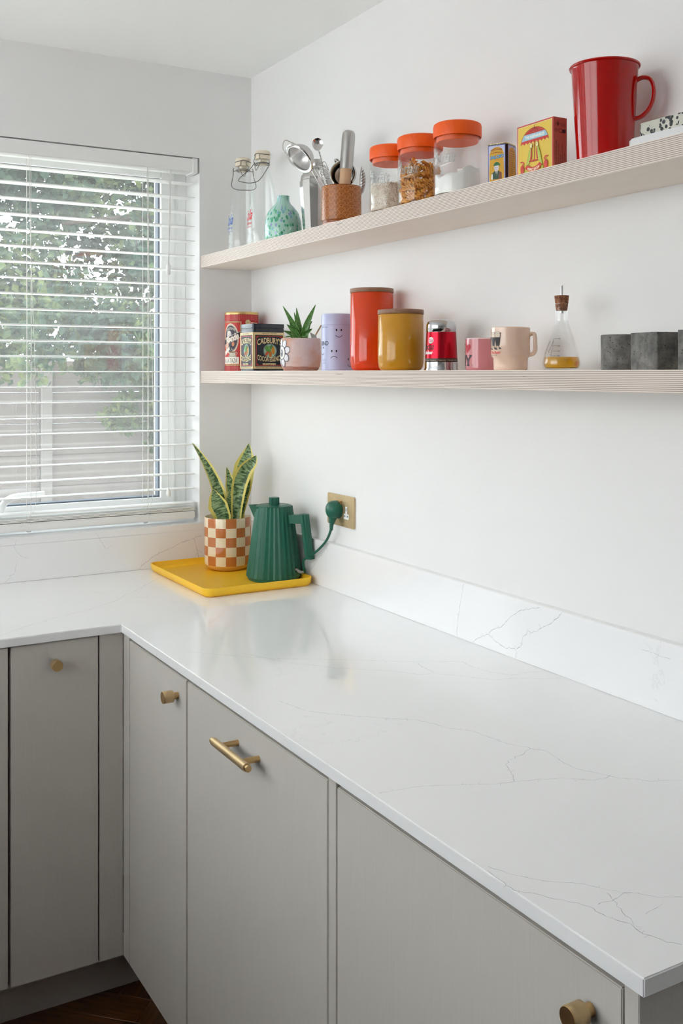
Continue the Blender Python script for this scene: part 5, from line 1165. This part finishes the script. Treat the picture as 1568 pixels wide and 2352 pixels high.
MB().lathe([(0, 0), (.052, 0), (.059, .003), (.066, .010), (.0695, .0165), (.0708, .026), (.0710, .154), (.0700, .1575), (.0672, .1575), (.0662, .154), (.0655, .02), (0, .012)], 84).obj('pot_body', m_checker(), t, smooth=50)
MB().lathe([(0, .140), (.0652, .140), (.0652, .130), (0, .130)], 40).obj('soil', MATS['potting_soil'], t, smooth=0)
base0 = Vector((PX, PY, ZT + .13)); D0 = depth((PX, PY, 0))
C3 = lambda a, b: (430 + a / 8.253, 1010 + b / 8.253); PXM = D0 / FPX / 8.253
t = thing('snake_plant', 'snake plant with yellow-edged upright leaves in the checkered pot', 'plant', tuple(base0))
M_SNK = m_leaf('snake_plant_leaf', '3a5a34', '9ab383', 'e8d976', .15, 13.)
def tl(deg): v = RT * math.cos(math.radians(deg)) + FW * math.sin(math.radians(deg)); return lambda b: v
for pts, dd, hw, ang, cup in (
    ([(690, 1560), (640, 1250), (580, 1000), (500, 780), (400, 560), (270, 330), (95, 60)], (0, .0, .0, .005, .01, .015, .02), (70, 100, 110, 95, 78, 48, 4), 28, .45),
    ([(690, 1620), (680, 1440), (600, 1230), (540, 1080), (490, 930)], (-.012, -.02, -.028, -.032, -.036), (90, 140, 165, 105, 3), -8, .40),
    ([(880, 1600), (850, 1200), (815, 860), (745, 515)], (.02, .02, .02, .022), (40, 80, 85, 3), 15, .4),
    ([(840, 1600), (815, 1300), (800, 1120), (800, 960)], (-.004, -.004, -.004, -.004), (40, 70, 62, 3), -20, .4),
    ([(925, 1620), (935, 1300), (965, 1000), (1010, 760), (1100, 560), (1230, 420), (1310, 300)], (-.012, -.012, -.012, -.014, -.02, -.022, -.022), (66, 88, 112, 128, 118, 88, 4), 5, .45),
    ([(1000, 1620), (1010, 1200), (1050, 800), (1100, 500), (1140, 300), (1172, 70)], (.02, .024, .03, .032, .034, .036), (50, 95, 170, 165, 105, 3), -6, .35),
    ([(985, 1600), (1060, 1150), (1120, 880), (1172, 620)], (.004, .006, .006, .006), (30, 70, 80, 3), 20, .4)):
    blade(t, 'leaf', M_SNK, [at(*C3(a, b), D0 + d_) for (a, b), d_ in zip(pts, dd)], [h_ * PXM * 1.2 for h_ in hw], cup, side=tl(ang), nu=8, world0=base0)

# kettle
KX, KY = -.096, -.3606
t = thing('electric_kettle', 'pleated dark green electric kettle plugged into the wall socket', 'kettle', (KX, KY, ZT), -TH)
M_GRN = mk('green_plastic', '1c5f4c', .36, var=.04, scale=60., bump=.05, bscale=700.)
NP = 30
def pleat(zr):
    m = MB(); rings = []
    for r_, z_ in zr:
        k = len(m.v); rings.append(k)
        for i in range(2 * NP):
            a = 2 * PI * (i / 2 + (.13 if i % 2 else 0)) / NP; rr_ = r_ * (1.0 if i % 2 == 0 else .962); m.v.append(Vector((rr_ * math.cos(a), rr_ * math.sin(a), z_)))
    for q in range(len(rings) - 1):
        for i in range(2 * NP): j = (i + 1) % (2 * NP); m.face((rings[q] + i, rings[q] + j, rings[q + 1] + j, rings[q + 1] + i))
    m.face(range(rings[0], rings[0] + 2 * NP)); m.face(range(rings[-1], rings[-1] + 2 * NP)); return m
pleat([(.0812, .010), (.0535, .208), (.0525, .2095)]).obj('kettle_body', M_GRN, t, smooth=0)
MB().lathe([(0, 0), (.074, 0), (.0765, .003), (.0765, .0098), (0, .0098)], 56).obj('power_base', M_GRN, t, smooth=40)
MB().lathe([(0, .2096), (.0500, .2096), (.0500, .2108), (.044, .2122), (.040, .2122), (.0395, .2116), (.0385, .2116), (.038, .2124), (0, .2128)], 64).obj('lid', M_GRN, t, smooth=30)
m = MB(); k = []
for z_ in (.2128, .2332):
    q0_ = len(m.v); k.append(q0_)
    for i in range(40): a = 2 * PI * i / 40; r_ = .0152 if i % 2 else .0140; m.v.append(Vector((r_ * math.cos(a), r_ * math.sin(a), z_)))
for i in range(40): j = (i + 1) % 40; m.face((k[0] + i, k[0] + j, k[1] + j, k[1] + i))
m.face(range(k[1], k[1] + 40)); m.obj('lid_knob', M_GRN, t, smooth=0)
m = MB(); T_ = Vector((-.0735, -.002, .2125)); B_ = Vector((-.0565, 0, .170)); Ti = T_ + Vector((.004, 0, 0))
for s in (-1, 1):
    A_ = Vector((-.0535 * math.cos(.62), s * .0535 * math.sin(.62), .2095)); off = Vector((.0022, -s * .0012, 0)); k0 = len(m.v)
    m.v += [T_, A_, B_, T_ + off, A_ + off, B_ + off]
    for f in ((0, 1, 2), (5, 4, 3), (0, 3, 4, 1), (1, 4, 5, 2), (2, 5, 3, 0)): m.face([k0 + q for q in f])
m.obj('spout', M_GRN, t, smooth=0)
HA = math.radians(-28); hd = Vector((math.cos(HA), math.sin(HA), 0)); hs = Vector((-math.sin(HA), math.cos(HA), 0))
m = MB()
def hbar(pts, hw_):      # quad loop: pts = outline in (radial, z)
    k0 = len(m.v); n = len(pts)
    for s in (-1, 1): m.v += [hd * a + UP * b + hs * (s * hw_) for a, b in pts]
    m.face(range(k0, k0 + n)); m.face([k0 + n + i for i in range(n)][::-1])
    for i in range(n): j = (i + 1) % n; m.face((k0 + i, k0 + j, k0 + n + j, k0 + n + i))
hbar([(.0545, .187), (.106, .1905), (.1075, .166), (.0575, .163)], .0125)
k0 = len(m.v); ncs = 22
for (rc, z_) in ((.1010, .1912), (.1185, .066)):
    for i in range(ncs): a = 2 * PI * i / ncs; r_ = (.0150 if i % 2 else .0138); m.v.append(hd * (rc + .86 * r_ * math.cos(a)) + hs * (r_ * math.sin(a)) + UP * z_)
for i in range(ncs): j = (i + 1) % ncs; m.face((k0 + i, k0 + j, k0 + ncs + j, k0 + ncs + i))
m.face(range(k0, k0 + ncs)); m.face(range(k0 + ncs, k0 + 2 * ncs)); m.obj('handle', M_GRN, t, smooth=0)
LA = math.radians(-34); ld = Vector((math.cos(LA), math.sin(LA), 0)); ls = Vector((-math.sin(LA), math.cos(LA), 0))
m = MB(); c_ = ld * .0775 + UP * .033; k0 = len(m.v); m.v += [c_ + ls * (.0042 * math.cos(q * PI / 8)) + UP * (.0085 * math.sin(q * PI / 8)) - ld * (.0011 * math.sin(q * PI / 8)) for q in range(16)]; m.face(range(k0, k0 + 16)); m.obj('switch_slot', M_DARK, t, smooth=0)
m = MB(); m.tube(smoothpath([ld * .074 + UP * .034, ld * .083 + UP * .033, ld * .089 + UP * .029, ld * .098 + UP * .0275, ld * .103 + UP * .0285], 5), [.0035] * 8 + [.0042] * 13, 12); m.obj('switch_lever', mk('clear_lever', 'd5d2cf', .1, trans=.6), t, smooth=60)
Ki = Matrix.Translation((KX, KY, ZT)) @ rotz(-TH); Kinv = Ki.inverted()
SOCK = onx(762, 1172, -.0)
Dp = depth(onx(760, 1210, -.026))
cordpts = [Ki @ Vector((.068, .030, .006)), Ki @ Vector((.086, .012, .010)), at(699, 1312, 2.905), at(696, 1292, 2.90), at(701, 1283, 2.89), at(726, 1267, 2.85), at(748.5, 1243, 2.82), at(759, 1219, Dp), onx(761, 1206, -.026)]
m = MB(); m.tube([Kinv @ p_ for p_ in smoothpath(cordpts, 8)], .0036, 12); m.obj('power_cord', M_GRN, t, smooth=60)
PC = onx(761, 1171, -.026)
m = MB(); Mx = frame(Vector((-.0035, PC.y, PC.z)), Vector((0, -1, 0)), Vector((0, 0, 1)), Vector((-1, 0, 0)))
m.lathe([(0, 0), (.0245, 0), (.0250, .002), (.0250, .016), (.0235, .024), (.019, .031), (.011, .0355), (0, .037)], 40); m.xf(Matrix.Diagonal((1, 1, 1, 1))); m.xf(Mx)
a_ = Vector((-.021, PC.y, PC.z - .018)); b_ = Vector((-.026, onx(761, 1203, -.026).y, onx(761, 1203, -.026).z)); m.tube([a_, a_.lerp(b_, .5), b_], [.012, .0095, .0072], 16)
for q in range(4): c_ = b_ + Vector((0, .0004 * q, -.001 - .0042 * q)); m.tube([c_, c_ - Vector((0, 0, .0030))], .0060 - .0004 * q, 14); m.tube([c_ - Vector((0, 0, .0028)), c_ - Vector((0, 0, .0045))], .0044, 12)
m.xf(Kinv); m.obj('plug', M_GRN, t, smooth=50)

# brass socket
SY0_, SY1_, SZ0_, SZ1_ = -.6575, -.5115, 1.0985, 1.1840; syc, szc = (SY0_ + SY1_) / 2, (SZ0_ + SZ1_) / 2
t = thing('wall_socket', 'aged brass double socket plate with one white outlet showing', 'socket', (0, syc, szc))
MB().prism(rrect(SY1_ - SY0_, SZ1_ - SZ0_, .004, 4), -.0045, -.0002, 'x').obj('face_plate', mk('aged_brass', 'cdb48c', .40, .75, .22, 45., bump=.12, bscale=90.), t, smooth=40, bevel=.0010)
for k, yc in enumerate((.036, -.032)):
    pts = [(yc - .0045, .014), (yc + .0045, .014), (yc + .0045, -.006), (yc + .0125, -.006), (yc + .0125, -.0205), (yc - .0125, -.0205), (yc - .0125, -.006), (yc - .0045, -.006)]
    oo = MB().prism(pts, -.0052, -.0040, 'x').obj('outlet', M_WHITEP, t, smooth=0)
    for (a, b, wq, hq) in ((0, .006, .0016, .0038), (.0068, -.0125, .0024, .0024), (-.0068, -.0125, .0024, .0024)):
        MB().box(-.0056, -.0050, yc + a - wq, yc + a + wq, b - hq, b + hq).obj('pin_slot', mk('slot_grey', '6a6c70', .6), oo, smooth=0)
for yc, tilt in ((.0165, .16), (-.001, -.16)):
    m = MB().box(-.0045, .0020, -.0062, .0062, -.0105, .0105); m.xf(Matrix.Translation((-.0048, yc, .0170)) @ Matrix.Rotation(tilt, 4, 'Y')); m.obj('rocker_switch', M_BRASS, t, smooth=0, bevel=.0006, bseg=1)
